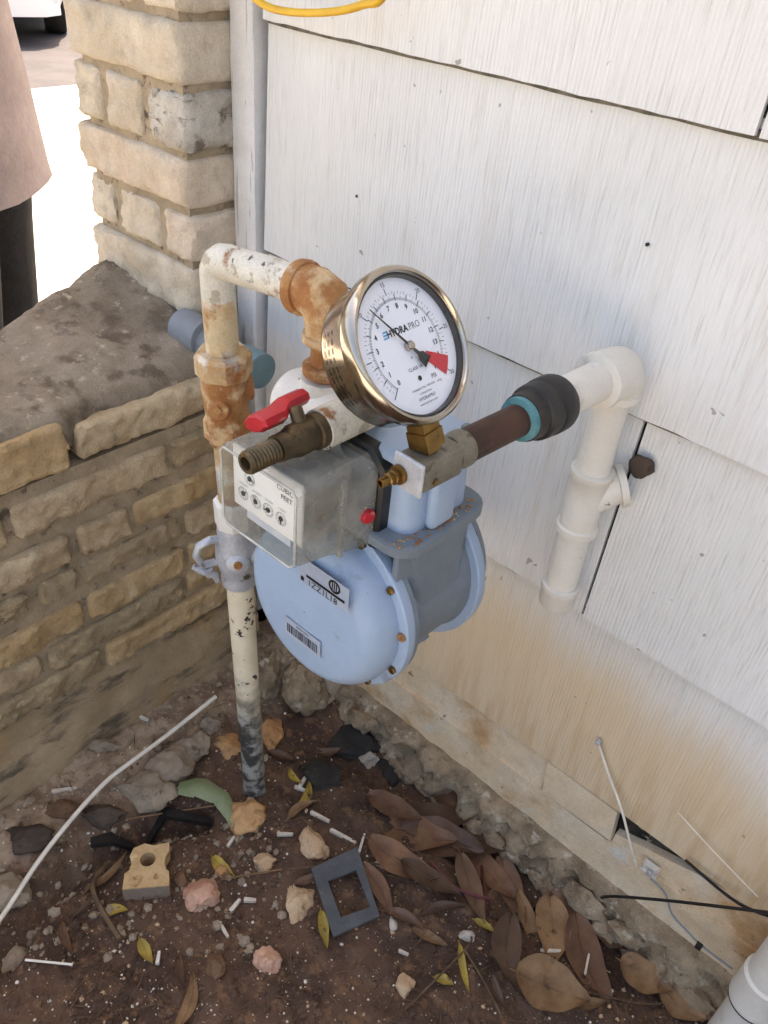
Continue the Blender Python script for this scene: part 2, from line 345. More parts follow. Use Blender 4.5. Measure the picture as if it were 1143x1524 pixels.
# ------------------------------------------------------------------ lettering
_tc = bpy.data.curves.new('lettering', 'FONT'); _to = bpy.data.objects.new('lettering', _tc); COL.objects.link(_to)
_tcache = {}
def text_shape(s):
    if s not in _tcache:
        _tc.body = s; _tc.align_x = 'CENTER'; _tc.align_y = 'CENTER'; _tc.size = 1; _tc.resolution_u = 2
        dg = bpy.context.evaluated_depsgraph_get(); dg.update(); e = _to.evaluated_get(dg); me = e.to_mesh()
        _tcache[s] = ([v.co.copy() for v in me.vertices], [list(p.vertices) for p in me.polygons]); e.to_mesh_clear()
    return _tcache[s]
def text(bm, s, size, org, xd, yd, wx=1.0, bold=0):
    if bold:
        for dx, dy in ((-bold, 0), (0, -bold), (0, bold)): text(bm, s, size, Vector(org)+Vector(xd)*dx+Vector(yd)*dy, xd, yd, wx)
        org = Vector(org)+Vector(xd)*bold
    vs, fs = text_shape(s); xd = Vector(xd).normalized(); yd = Vector(yd).normalized(); org = Vector(org)
    b = [bm.verts.new(org+xd*(v.x*size*wx)+yd*(v.y*size)) for v in vs]
    for f in fs:
        try: bm.faces.new([b[i] for i in f])
        except ValueError: pass
def quad(bm, org, xd, yd, x0, x1, y0, y1):
    org = Vector(org); xd = Vector(xd); yd = Vector(yd)
    bm.faces.new([bm.verts.new(org+xd*a+yd*b) for a, b in ((x0, y0), (x1, y0), (x1, y1), (x0, y1))])

# ------------------------------------------------------------------ ground, driveway, street
ZG = -.17; XW = .03
_tr = [at(*p, 'z', ZG) for p in ((10, 1420), (60, 1345), (125, 1285), (215, 1232), (300, 1212))]
def segd(p, pts):
    best = 9
    for a, b in zip(pts, pts[1:]):
        ab = (b-a).to_2d(); t = max(0, min(1, (p-a.to_2d()).dot(ab)/ab.length_squared)); best = min(best, (a.to_2d()+ab*t-p).length)
    return best
def gz(x, y, fine=True):
    p = V(x, y, 0)
    h = ZG - .004 + .030*sstep(.17, .07, x) - .042*sstep(-.17, -.06, y)*sstep(.2, .36, x)*sstep(.95, .70, x)-.012*sstep(-.17, -.06, y)*sstep(.7, .95, x)
    d = segd(Vector((x, y)), _tr); h -= .040*math.exp(-(d/.016)**2)
    h += .010*fb(p, 9, 3, 1)+.006*fb(p, 40, 3, 2)
    if fine: h += .0035*fb(p, 130, 3, 3)
    return h
bm = new()
def axis_pts(a, b, fa, fb_, d0, d1):
    out = [a]; x = a
    while x < b: x += d0 if fa <= x <= fb_ else d1; out.append(min(x, b))
    return out
xs = axis_pts(XW-.02, 3.2, 0, 1.0, .0055, .05); ys = axis_pts(-1.3, .0, -.85, .0, .0055, .05)
g = [[bm.verts.new((x, y, gz(x, y))) for y in ys] for x in xs]
for i in range(len(xs)-1):
    for j in range(len(ys)-1): bm.faces.new((g[i][j], g[i+1][j], g[i+1][j+1], g[i][j+1]))
struct('ground', bm, MT['soil'], 180)
bm = new(); quad(bm, (0, 0, -.42), (1, 0, 0), (0, 1, 0), -1500, 1500, -1500, 1500)
struct('terrain', bm, MT['asphalt'], 0)
bm = new(); box(bm, (-5.15, -14, -.50), (-.22, 14, -.38), .01); struct('driveway', bm, MT['concrete'], 0)

# ------------------------------------------------------------------ house
EX = .267
house = thing('house', (1.5, .05, -.17), 'house wall of white combed shingles above tan sill boards and rubble footing', 'house')
def shingle(x0, x1, z0, z1, out=.012, seed=0, sag=0):
    bm = new(); nx = max(2, int((x1-x0)/.02)); f = []; b = []
    for k in range(nx+1):
        x = x0+(x1-x0)*k/nx
        dz = .0014*n3((x, seed, 0), 30, seed)+.0006*n3((x, seed, 5), 160, seed)+sag*(k/nx)
        a = [V(x, -out, z0+dz), V(x, -.003, z1)]; f.append([bm.verts.new(v) for v in a]); b.append([bm.verts.new(v+V(0, .0055, 0)) for v in a])
    for k in range(nx):
        bm.faces.new((f[k][0], f[k+1][0], f[k+1][1], f[k][1])); bm.faces.new((b[k][0], b[k][1], b[k+1][1], b[k+1][0]))
        bm.faces.new((f[k][0], b[k][0], b[k+1][0], f[k+1][0])); bm.faces.new((f[k][1], f[k+1][1], b[k+1][1], b[k][1]))
    bm.faces.new((f[0][0], f[0][1], b[0][1], b[0][0])); bm.faces.new((f[nx][0], b[nx][0], b[nx][1], f[nx][1]))
    return part('shingle', bm, MT['shingle'], house, 30)
for r in range(9):
    js = {0: [0.003, 1.195], 1: [0.003, .5705, 1.18], 2: [.003, 1.21], 3: [.003, .591, 1.20]}.get(r, [.003, .30+.29*(r % 2), .91+.29*(r % 2)])
    x = js[-1]
    while x < 3.4: x += .61; js.append(x)
    for i, (a, b) in enumerate(zip(js, js[1:])):
        shingle(a+(.0022 if i else 0), b-.0022, r*EX, (r+1)*EX+.012, 0.0125+(.0035 if (r == 1 and i == 1) else .0)+.0006*(i % 3), r*3+i)
for r in range(1, 9):                          # dark strips shaped as the shadow line, with some grime, under each course
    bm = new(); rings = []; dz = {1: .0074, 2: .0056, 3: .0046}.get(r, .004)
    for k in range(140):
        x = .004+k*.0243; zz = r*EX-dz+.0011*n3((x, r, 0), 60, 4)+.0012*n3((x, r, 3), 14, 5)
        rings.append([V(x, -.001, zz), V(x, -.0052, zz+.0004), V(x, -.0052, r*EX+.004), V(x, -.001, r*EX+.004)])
    loft(bm, rings); part('course_shade_strip', bm, MT['gap'], house, 30)
bm = new(); box(bm, (-.30, .006, -.14), (4.0, .12, 2.75)); part('sheathing', bm, MT['felt'], house, 0)
bm = new(); box(bm, (-.30, .12, -.42), (4.0, 5.0, 2.75)); part('wall_core', bm, MT['trim'], house, 0)
# corner board
bm = new(); rings = []
for k in range(90):
    z = -.13+k*.034; q = .0022*n3((0, 0, z), 22, 4)+.0010*n3((0, 0, z), 90, 5)
    rings.append([V(-.047+q, .006, z), V(-.047+q, -.020, z), V(-.044+q, -.022, z), V(-.009-q, -.022, z), V(-.006-q, -.019, z), V(-.006-q, .006, z)])
loft(bm, rings); part('corner_board', bm, MT['trim'], house, 40)
# sill boards: two stepped courses under the last shingle, their lower edge ragged
def board(z0, z1, y0, y1, x0, x1, m, seed, name='sill_board', rag=.0):
    bm = new(); nx = int((x1-x0)/.02); rings = []
    for k in range(nx+1):
        x = x0+(x1-x0)*k/nx; d = rag*fb((x, 0, 0), 22, 3, seed); e = .0010*n3((x, 0, 1), 14, seed)
        rings.append([V(x, y1, z0+d), V(x, y0+e, z0+d), V(x, y0+e, z1), V(x, y1, z1)])
    loft(bm, rings); return part(name, bm, m, house, 30)
board(-.068, -.001, -.0055, .006, .003, .585, MT['board'], 1)
board(-.150, -.0685, -.0105, .006, .003, 3.3, MT['board'], 2, rag=.010)
bm = new(); rings = []                       # upper strip right of the patch: its top edge has shrunk away from the shingle
for k in range(131):
    x = .7005+k*.02; zt = -.004-.048*max(0, 1-(x-.70)/.17)**1.2+.004*fb((x, 0, 0), 40, 3, 6)
    rings.append([V(x, .006, -.0678), V(x, -.0055, -.0678), V(x, -.0055, zt), V(x, .006, zt)])
loft(bm, rings); part('sill_board', bm, MT['board'], house, 30)
bm = new()   # patch of lath nailed over the joint
pl = [V(.585, 0, -.002), V(.694, 0, -.003), V(.699, 0, -.060), V(.590, 0, -.064)]
prism(bm, [p+V(0, -.014, 0) for p in pl], (0, .012, 0)); part('patch_board', bm, MT['patch'], house, 30)
# rubble footing under the boards
bm = new(); nx, nz = 210, 22; x0, x1 = .10, 1.9; gr = []
for i in range(nx+1):
    row = []
    for j in range(nz+1):
        x = x0+(x1-x0)*i/nx; t = j/nz; z = -.30+.158*t
        bul = .030*math.sin(math.pi*min(1, .25+.75*(1-t)))**.7
        vor = noise.voronoi(V(x*26, 0, z*30), distance_metric='DISTANCE')[0]
        y = -.004-bul-.018*min(1, (vor[1]-vor[0])*2.2)-.018*fb((x, 0, z), 24, 4, 8)-.008*fb((x, 0, z), 110, 3, 9)
        row.append(bm.verts.new((x, min(y, -.002), z+.005*n3((x, 0, z), 30, 3))))
    row.append(bm.verts.new((row[-1].co.x, .004, row[-1].co.z+.004)))
    gr.append(row)
for i in range(nx):
    for j in range(nz+1): bm.faces.new((gr[i][j], gr[i+1][j], gr[i+1][j+1], gr[i][j+1]))
foundation = part('rubble_footing', bm, MT['mortar_rock'], house, 180)
# eave
bm = new(); box(bm, (-1.55, -.40, 2.42), (4.4, 5.6, 2.52)); part('soffit', bm, MT['trim'], house, 0)
bm = new(); prism(bm, [V(-1.65, -.50, 2.52), V(4.5, -.50, 2.52), V(4.5, 2.4, 3.4), V(-1.65, 2.4, 3.4)], (0, 0, .06)); part('roof', bm, MT['slate'], house, 0)
bm = new(); box(bm, (-1.65, -.52, 2.38), (4.5, -.49, 2.56)); part('fascia', bm, MT['trim'], house, 0)
# nail heads and holes in the shingles
for px, py in ((531, 292), (963, 364), (1092, 135)):
    p = at(px, py, 'y', -.009); bm = new(); lathe(bm, p, (0, -1, 0), [(-.003, .0017), (.0008, .0017), (.0012, .001)], 8); part('nail_head', bm, MT['black'], house)

# ------------------------------------------------------------------ stones
def stone_block(lo, hi, face, seed, amp=.006, rag=.004, cell=.012):
    """rough split block; face = axis letters whose outer faces show, e.g. '+x', '-y'"""
    bm = new(); size = [hi[i]-lo[i] for i in range(3)]; N_ = [max(2, min(46, int(s/cell))) for s in size]
    idx = {}
    def vert(i, j, k):
        key = (i, j, k)
        if key not in idx:
            p = V(lo[0]+size[0]*i/N_[0], lo[1]+size[1]*j/N_[1], lo[2]+size[2]*k/N_[2]); q = p.copy()
            c = V((lo[0]+hi[0])/2, (lo[1]+hi[1])/2, (lo[2]+hi[2])/2)
            # round the edges
            rr = .005
            ex = [max(0, rr-(p[a]-lo[a])) if p[a]-c[a] < 0 else max(0, rr-(hi[a]-p[a])) for a in range(3)]
            for a in range(3):
                s = 1 if p[a] > c[a] else -1
                o2 = math.hypot(*[ex[b] for b in range(3) if b != a])
                if ex[a] > 0: q[a] -= s*min(.004, .5*o2)
            d = V(fb(p, 20, 4, seed), fb(p, 20, 4, seed+11), fb(p, 20, 4, seed+23))
            d2 = V(n3(p, 75, seed), n3(p, 75, seed+3), n3(p, 75, seed+5))
            for f in face:
                a = 'xyz'.index(f[1]); s = 1 if f[0] == '+' else -1
                q[a] += s*amp*max(-.25, d[a]*1.15+d2[a]*.6-abs(d2[(a+1)%3])*.8+.45*n3(p, 170, seed+9)+.35)
            for a in range(3):
                if not any(f[1] == 'xyz'[a] for f in face): q[a] += rag*d[a]
            idx[key] = bm.verts.new(q)
        return idx[key]
    a, b, c = N_
    for i in range(a):
        for j in range(b):
            for k, fl in ((0, 1), (c, 0)):
                q = [vert(i, j, k), vert(i+1, j, k), vert(i+1, j+1, k), vert(i, j+1, k)]; bm.faces.new(q[::-1] if fl else q)
    for i in range(a):
        for k in range(c):
            for j, fl in ((0, 0), (b, 1)):
                q = [vert(i, j, k), vert(i+1, j, k), vert(i+1, j, k+1), vert(i, j, k+1)]; bm.faces.new(q[::-1] if fl else q)
    for j in range(b):
        for k in range(c):
            for i, fl in ((0, 1), (a, 0)):
                q = [vert(i, j, k), vert(i, j+1, k), vert(i, j+1, k+1), vert(i, j, k+1)]; bm.faces.new(q[::-1] if fl else q)
    return bm
# low wall running toward the viewer from the pillar
wall = thing('low_stone_wall', (-.12, -.9, -.17), 'low wall of split tan sandstone courses with a sloping mortar cap', 'wall')
rows = [(.343, .385, [(-.118, -.327), (-.342, -.62)], [0, 1]), (.272, .319, [(-.118, -.197), (-.206, -.424), (-.436, -.66)], [2, 0, 1]),
        (.205, .249, [(-.118, -.266), (-.274, -.348), (-.362, -.62)], [1, 0, 0]), (.154, .192, [(-.118, -.184), (-.192, -.352), (-.360, -.412), (-.428, -.66)], [0, 2, 2, 2]),
        (.087, .133, [(-.118, -.184), (-.192, -.350), (-.360, -.60)], [1, 1, 1]), (.040, .079, [(-.118, -.190), (-.198, -.42), (-.430, -.66)], [1, 2, 0]),
        (-.014, .030, [(-.118, -.338), (-.346, -.58)], [1, 2])]
k = 0
for z0, z1, st, ms in rows:
    y = st[-1][1]; st = list(st)
    while y > -2.4: L = random.uniform(.14, .26); st.append((y-.010, y-L)); y -= L
    for i, (a, b) in enumerate(st):
        k += 1; z1_ = z1 + (.018 if (z0 > .33 and i == 1) else (.004 if z0 > .33 else 0))
        lo = (XW-.05, b, z0); hi = (XW+random.uniform(-.003, .004), a, z1_)
        far = b < -.75
        part('stone', stone_block(lo, hi, ('+x',), k, .0062, .0016, .03 if far else .0052), SM[ms[i] if i < len(ms) else k % 3], wall, 55)
bm = new(); box(bm, (-.24, -2.4, -.42), (XW-.007, -.095, .338)); part('mortar_core', bm, MT['mortar'], wall, 0)
bm = new(); nx, nz = 150, 24; gr = []          # smeared footing at the foot
for i in range(nx+1):
    y = -.06-1.2*i/nx; gr.append([])
    for j in range(nz+1):
        t = j/nz; z = -.24+.232*t; x = XW+.004+.016*(1-t)**1.5-.016*t**6+.005*fb((0, y, z), 14, 4, 5)+.0018*fb((0, y, z), 80, 3, 6)
        gr[-1].append(bm.verts.new((x, y, z+.007*t*n3((0, y, 0), 18, 2))))
for i in range(nx):
    for j in range(nz): bm.faces.new((gr[i][j], gr[i+1][j], gr[i+1][j+1], gr[i][j+1]))
part('footing', bm, MT['footing'], wall, 180)
# sloping cap
def cap_edge(y): return -.285+.075*sstep(-.09, -.40, y)+.010*fb((0, y, 0), 14, 3, 3)+.10*sstep(-.4, -1.2, y)*0
bm = new(); ny, nx = 260, 40; gr = []
for i in range(ny+1):
    y = -.085-1.5*(i/ny)**1.15; row = []
    xl = cap_edge(y)
    brk = sstep(-.34, -.315, y)                     # broken-off lip near the pillar
    xr = XW-.004-.012*brk+.003*fb((1, y, 0), 30, 3, 2)-.012*brk*abs(fb((1, y, 2), 22, 3, 4))
    for j in range(nx+1):
        t = j/nx; x = xl+(xr-xl)*t
        z = .452-.040*t**1.4-.032*sstep(-.09, -.34, y)*(1-t)**1.2-.006*brk*t
        z += .014*sstep(-.16, -.09, y)*(1-t*.4)
        z += .006*fb((x, y, 0), 12, 4, 7)+.0022*fb((x, y, 0), 70, 3, 8)
        if t > .93: z -= .020*((t-.93)/.07)**2
        if t < .12: z -= .055*((.12-t)/.12)**1.6
        row.append(bm.verts.new((x, y, z)))
    row.append(bm.verts.new((xr-.006, y, .335+.050*sstep(-.30,-.36,y)))); row.insert(0, bm.verts.new((xl-.006, y, .25)))
    gr.append(row)
for i in range(ny):
    for j in range(len(gr[0])-1): bm.faces.new((gr[i][j], gr[i][j+1], gr[i+1][j+1], gr[i+1][j]))
part('mortar_cap', bm, MT['cap'], wall, 180)
bm = new(); box(bm, (-.265, -2.35, -.42), (-.22, -.1, .36), .01); part('back_face', bm, MT['mortar'], wall, 0)

# pillar at the house corner
PX0, PX1, PY0 = -.283, -.048, -.092
pillar = thing('stone_pillar', (-.166, -.03, -.4), 'square pillar of cream and grey split stone at the house corner', 'pillar')
def prow(z0, z1, cuts, ms, seed):
    for i, (a, b) in enumerate(cuts):
        corner = abs(b-PX1) < .002; left = abs(a-PX0) < .002
        fc = ['-y'] + (['+x'] if corner else []) + (['-x'] if left else [])
        lo = (a+(random.uniform(-.012, .010) if left else 0), PY0+random.uniform(-.004, .004), z0); hi = (b, .004 if corner else .0, z1)
        part('stone', stone_block(lo, hi, fc, seed+i, .0058, .0018, .0075), PSM[ms[i]], pillar, 55)
prow(.440, .507, [(PX0, PX1)], [0], 60)
prow(.514, .576, [(PX0, -.220), (-.213, -.118), (-.111, PX1)], [0, 0, 1], 64)
prow(.583, .645, [(PX0, PX1)], [1], 70)
prow(.652, .720, [(PX0, -.228), (-.216, -.138), (-.128, PX1)], [0, 0, 2], 74)
prow(.727, .794, [(PX0, PX1)], [0], 80)
prow(.801, .864, [(PX0, -.235), (-.225, -.132), (-.122, PX1)], [0, 0, 0], 84)
z = .870; k = 90
while z < 2.3:
    h = random.uniform(.055, .068)
    if int(k) % 2: prow(z, z+h, [(PX0, PX1)], [k % 2], k)
    else: prow(z, z+h, [(PX0, -.19), (-.18, PX1)], [0, 1], k)
    z += h+.010; k += 3
bm = new(); box(bm, (PX0+.016, PY0+.005, -.42), (PX1-.006, .12, 2.42)); part('mortar_core', bm, MT['mortar'], pillar, 0)

# ------------------------------------------------------------------ out of view: concrete added to bounce sun, fence added to block side light
bm = new(); box(bm, (XW+.01, -9, -.50), (4.6, -1.25, -.15), .01); struct('bounce_forecourt', bm, MT['concrete'], 0)
fence = thing('light_block_fence', (2.45, -1.5, -.18), 'brown board fence added out of view to block light from the right', 'fence')
FM = mat('fence_wood', (112, 84, 62), (92, 68, 50), 6, .85, 0, .4, 40, .003, st=(1, 1, .1))
for k in range(8):
    y = -.10-.145*k; bm = new(); box(bm, (2.42, y-.138, -.22), (2.442, y, 1.25+.01*(k % 3)), .003, 1); part('board', bm, FM, fence, 30)
for z in (.15, 1.0): bm = new(); box(bm, (2.4425, -1.25, z), (2.49, -.10, z+.09), .004, 1); part('rail', bm, FM, fence, 30)
# loose stones set in the rubble footing
rn = random.Random(5)
for k in range(26):
    x = .16+k*.036+rn.uniform(-.01, .01); z = -.165-rn.random()*.055; r = rn.uniform(.012, .024); bm = new(); bmesh.ops.create_icosphere(bm, subdivisions=3, radius=1)
    pn = [(V(rn.uniform(-1, 1), rn.uniform(-1, .3), rn.uniform(-1, 1)).normalized(), rn.uniform(.5, .75)) for _ in range(6)]
    for v in bm.verts:
        q = v.co.copy()
        for a, b in pn:
            e = q.dot(a)-b
            if e > 0: q -= a*e*.9
        q *= 1+.34*fb(v.co, 2.6, 5, k+3); v.co = V(x+q.x*r*1.5, -.045+q.y*r*.8, z+q.z*r)
    part('footing_stone', bm, MT['mortar_rock'], foundation, 50)

# ------------------------------------------------------------------ gas meter
MX, MZ = .434, .385
meter = thing('gas_meter', (MX, -.245, .288), 'pale blue domestic gas meter with round domed cover and smoky index box', 'gas meter')
def arc(r0, t0, r1, t1, n=6, s=1):   # quarter-round profile pieces
    return [(t0+(t1-t0)*math.sin(math.pi/2*k/n), r0+(r1-r0)*(1-math.cos(math.pi/2*k/n))) for k in range(n+1)]
# front cover: lathe about -y, t measured out from y=-.303
bm = new(); lathe(bm, (MX, -.303, MZ), (0, -1, 0), [(0, .0885), (.008, .0882)]+[(.008+.026*math.sin(a), .066+.0222*math.cos(a)) for a in [math.pi/2*k/8 for k in range(1, 9)]]+[(.0362, .045), (.038, .02), (.0385, 0)], 72, cap=False)
cover = part('front_cover', bm, MT['meter'], meter, 60)
def flange(y0, y1, r, name):
    bm = new(); lathe(bm, (MX, y0, MZ), (0, -1, 0), [(0, r-.004), (0, r-.001), (.0015, r), (y0-y1-.0015, r), (y0-y1, r-.0015), (y0-y1, r-.012)], 80, cap=False)
    return part(name, bm, MT['meter'], meter, 40)
f1 = flange(-.2915, -.3035, .0985, 'flange'); bm = new()
lathe(bm, (MX, -.286, MZ), (0, -1, 0), [(0, .090), (0, .0975), (.0055, .0975), (.0055, .090)], 80, cap=False); part('flange', bm, MT['meter_grey'], meter, 40)
flange(-.186, -.198, .0985, 'flange'); bm = new()
lathe(bm, (MX, -.187, MZ), (0, 1, 0), [(0, .0885), (.008, .088)]+[(.008+.022*math.sin(a), .066+.022*math.cos(a)) for a in [math.pi/2*k/6 for k in range(1, 7)]]+[(.031, 0)], 56, cap=False)
part('back_cover', bm, MT['meter_grey'], meter, 60)
for y, s in ((-.3035, -1), (-.186, 1)):
    for k in range(12):
        a = R(8+30*k); p = V(MX+.0925*math.cos(a), y, MZ+.0925*math.sin(a)); bm = new()
        lathe(bm, p, (0, s, 0), [(-.001, .0042), (.0026, .0042), (.0034, .0034), (.0034, 0)], 6 if k % 2 else 12, cap=False)
        part('screw', bm, MT['brass'] if k % 3 else MT['rust'], f1 if s < 0 else meter, 30)
bm = new(); lathe(bm, (MX, -.288, MZ), (0, 1, 0), [(0, .090), (.010, .087), (.02, .0855), (.075, .0855), (.083, .087), (.092, .090)], 64, cap=False)
part('drum', bm, MT['meter_grey'], meter, 60)
for x, z in ((MX+.0855*math.cos(R(-38)), MZ+.0855*math.sin(R(-38))),):
    bm = new(); d = V(x-MX, 0, z-MZ).normalized(); lathe(bm, V(x, -.238, z), d, [(-.002, .008), (.0028, .0075), (.0032, .0045), (.0018, .004), (.0018, 0)], 18, cap=False); part('drain_plug', bm, MT['meter_grey'], meter, 40)
# gallery: neck, lip plate, upper casting and its top pads
def rrect(x0, x1, y0, y1, r, z, n=5):
    out = []
    for cx, cy, a0 in ((x1-r, y1-r, 0), (x0+r, y1-r, 90), (x0+r, y0+r, 180), (x1-r, y0+r, 270)):
        for k in range(n+1): a = R(a0+90*k/n); out.append(V(cx+r*math.cos(a), cy+r*math.sin(a), z))
    return out
bm = new(); loft(bm, [rrect(.352, .518, -.287, -.197, .02, .39), rrect(.356, .513, -.287, -.197, .02, .455), rrect(.350, .515, -.292, -.195, .02, .480)]); part('neck', bm, MT['meter_grey'], meter, 45)
bm = new(); loft(bm, [rrect(.344, .517, -.303, -.188, .022, .4775), rrect(.341, .521, -.307, -.184, .024, .480), rrect(.341, .521, -.307, -.184, .024, .489), rrect(.344, .518, -.304, -.187, .022, .492)]); lip = part('lip_plate', bm, MT['meter_grey'], meter, 45)
for x in (.505, .475): bm = new(); box(bm, (x-.0035, -.300, .430), (x+.0035, -.198, .479), .002); part('rib', bm, MT['meter_grey'], meter, 40)
bm = new(); loft(bm, [rrect(.364, .506, -.290, -.200, .016, .491), rrect(.366, .504, -.289, -.201, .016, .556), rrect(.370, .500, -.285, -.205, .014, .563)]); part('upper_case', bm, MT['meter'], meter, 45)
bm = new(); box(bm, (.5035, -.268, .492), (.516, -.236, .558), .006, 3); part('side_boss', bm, MT['meter'], meter, 45)
for x in (.386, .484):
    bm = new(); loft(bm, [rrect(x-.034, x+.034, -.296, -.206, .028, .5625), rrect(x-.034, x+.034, -.296, -.206, .028, .5685), rrect(x-.031, x+.031, -.293, -.209, .026, .5705)])
    pd = part('top_pad', bm, MT['meter'], meter, 45)
    for yy in (-.284, -.218):
        bm = new(); lathe(bm, (x+.018, yy, .5700), (0, 0, 1), [(0, .0055), (.004, .0055), (.005, .0045), (.005, 0)], 6, cap=False); part('bolt', bm, MT['meter_grey'], pd, 30)
# crumbs of rust and dirt lying on the lip
bm = new()
for k in range(70):
    x = random.uniform(.503, .517); y = random.uniform(-.303, -.20); r = random.uniform(.0006, .0022)
    lathe(bm, (x, y, .4917), (random.uniform(-.3, .3), random.uniform(-.3, .3), 1), [(0, r), (r*.8, r*.7), (r*1.1, 0)], 5, cap=False)
o = part('rust_crumbs', bm, MT['rust'], lip, 0, kind='stuff')
# index box: black gasket, smoky clear cover, plate with dials
def octa(x0, x1, z0, z1, c1, c2, y):   # c1: lower chamfers, c2: upper
    return [V(x, y, z) for x, z in ((x0+c1, z0), (x1-c1, z0), (x1, z0+c1), (x1, z1-c2), (x1-c2, z1), (x0+c2, z1), (x0, z1-c2), (x0, z0+c1))]
bm = new(); loft(bm, [octa(.368, .484, .452, .571, .022, .016, -.2895), octa(.368, .484, .452, .571, .022, .016, -.3005), octa(.371, .481, .455, .568, .022, .016, -.303)]); part('gasket', bm, MT['black'], meter, 30)
box_o = thing('x', (0, 0, 0), 'x', 'x'); bpy.data.objects.remove(box_o)
bm = new()
loft(bm, [octa(.373, .479, .458, .566, .020, .012, -.3025), octa(.376, .475, .476, .567, .012, .008, -.345), octa(.3785, .4725, .486, .568, .008, .005, -.381), octa(.381, .470, .489, .5655, .006, .004, -.386)])
bm.faces.ensure_lookup_table(); bmesh.ops.delete(bm, geom=[bm.faces[-2], bm.faces[-1]], context='FACES_ONLY')
cv = part('index_cover', bm, MT['poly'], meter, 30)
bm = new(); bm.faces.new([bm.verts.new(v) for v in octa(.3812, .4698, .4892, .5653, .006, .004, -.3862)]); part('index_window', bm, MT['window'], cv, 0)
bm = new(); oc = octa(.3808, .4702, .4888, .5657, .006, .004, -.3860); tube(bm, oc+[oc[0]], .0012, 8); part('window_rim', bm, MT['polyrim'], cv, 60)
bm = new(); quad(bm, (0, -.3035, 0), (1, 0, 0), (0, 0, 1), .380, .474, .47, .56); part('index_backplate', bm, MT['meter_grey'], meter, 0)
bm = new(); box(bm, (.385, -.362, .500), (.466, -.318, .560), .004); part('index_body', bm, MT['barblock'], meter, 30)
bm = new(); box(bm, (.384, -.3765, .506), (.4675, -.3735, .5655), .0012); pl_ = part('index_plate', bm, MT['plate'], meter, 30)
IY = -.3769
dk = [(.397, .522), (.4125, .522), (.428, .522), (.4435, .522), (.4055, .541)]
for i, (x, z) in enumerate(dk):
    bm = new(); r = .0062
    for k in range(24):
        a0 = 2*math.pi*k/24; a1 = 2*math.pi*(k+1)/24
        bm.faces.new([bm.verts.new((x+rr*math.cos(a), IY, z+rr*math.sin(a))) for rr, a in ((r, a0), (r, a1), (r-.0004, a1), (r-.0004, a0))])
    for k in range(10):
        a = R(90-36*k); text(bm, str(k), .0028, (x+.0047*math.cos(a), IY, z+.0047*math.sin(a)), (1, 0, 0), (0, 0, 1))
    d = part('dial_ring', bm, MT['greyink'], pl_, 0)
    bm = new(); lathe(bm, (x, IY, z), (0, -1, 0), [(0, .0026), (.0008, .0022), (.0008, 0)], 12, cap=False)
    a = R(40+77*i); quad(bm, (x, IY-.0006, z), (math.cos(a), 0, math.sin(a)), (-math.sin(a), 0, math.cos(a)), 0, .0055, -.0006, .0006)
    part('dial_hand', bm, MT['ink'], pl_, 0)
bm = new()
text(bm, 'CUBIC', .0066, (.448, IY, .552), (1, 0, 0), (0, 0, 1)); text(bm, 'FEET', .0066, (.450, IY, .5445), (1, 0, 0), (0, 0, 1))
text(bm, '1 MILLION', .0024, (.397, IY, .5315), (1, 0, 0), (0, 0, 1)); text(bm, '100 THOU', .0024, (.4135, IY, .5315), (1, 0, 0), (0, 0, 1))
text(bm, '10 THOU', .0024, (.429, IY, .5315), (1, 0, 0), (0, 0, 1)); text(bm, '1 THOU', .0024, (.4445, IY, .5315), (1, 0, 0), (0, 0, 1))
part('index_lettering', bm, MT['ink'], pl_, 0)
bm = new(); quad(bm, (0, IY-.0002, 0), (1, 0, 0), (0, 0, 1), .402, .446, .4985, .5045)
bm = new(); box(bm, (.398, -.374, .496), (.452, -.3735, .505)); part('serial_strip', bm, MT['label'], pl_, 0)
bm = new()
loft(bm, [[V(.4715, -.340, .480), V(.4765, -.340, .480), V(.4765, -.336, .480), V(.4715, -.336, .480)], [V(.4725, -.341, .558), V(.4775, -.341, .558), V(.4775, -.337, .558), V(.4725, -.337, .558)]]); part('moulding_rib', bm, MT['poly'], cv, 30)
bm = new(); lathe(bm, (.4745, -.311, .512), (1, -.1, 0), [(0, .0068), (.006, .0068), (.0075, .006), (.008, .003), (.0072, 0)], 18, cap=False); part('seal_plug', bm, MT['red'], meter, 40)
# labels on the front cover (flat centre of the dome, just proud of it)
CY = -.3420
bm = new(); quad(bm, (0, CY, 0), (1, 0, 0), (0, 0, 1), .431, .492, .428, .456); lb = part('maker_label', bm, MT['foil'], cover, 0)
bm = new(); quad(bm, (0, CY-.0003, 0), (1, 0, 0), (0, 0, 1), .4395, .4875, .4365, .4395)
for k in range(28):
    a0 = 2*math.pi*k/28; a1 = 2*math.pi*(k+1)/28
    bm.faces.new([bm.verts.new((.4745+rr*math.cos(a), CY-.0003, .4475+rr*math.sin(a))) for rr, a in ((.0072, a0), (.0072, a1), (.0050, a1), (.0050, a0))])
for dx in (-.0025, 0, .0025): quad(bm, (.4745+dx, CY-.0003, .4475), (1, 0, 0), (0, 0, 1), -.0007, .0007, -.0045, .0045)
text(bm, '1ZZ1L18', .0100, (.460, CY-.0003, .4315), (1, 0, 0), (0, 0, 1)); quad(bm, (0, CY-.0003, 0), (1, 0, 0), (0, 0, 1), .4325, .4365, .4290, .4340)
part('label_print', bm, MT['ink'], lb, 0)
bm = new(); quad(bm, (0, CY, 0), (1, 0, 0), (0, 0, 1), .412, .461, .347, .369); bl = part('barcode_label', bm, MT['foil'], cover, 0)
bm = new(); x = .4155
while x < .457:
    wd = random.choice((.0005, .0005, .0009, .0014)); quad(bm, (0, CY-.0003, 0), (1, 0, 0), (0, 0, 1), x, x+wd, .351, .362); x += wd+random.choice((.0005, .0008, .0012))
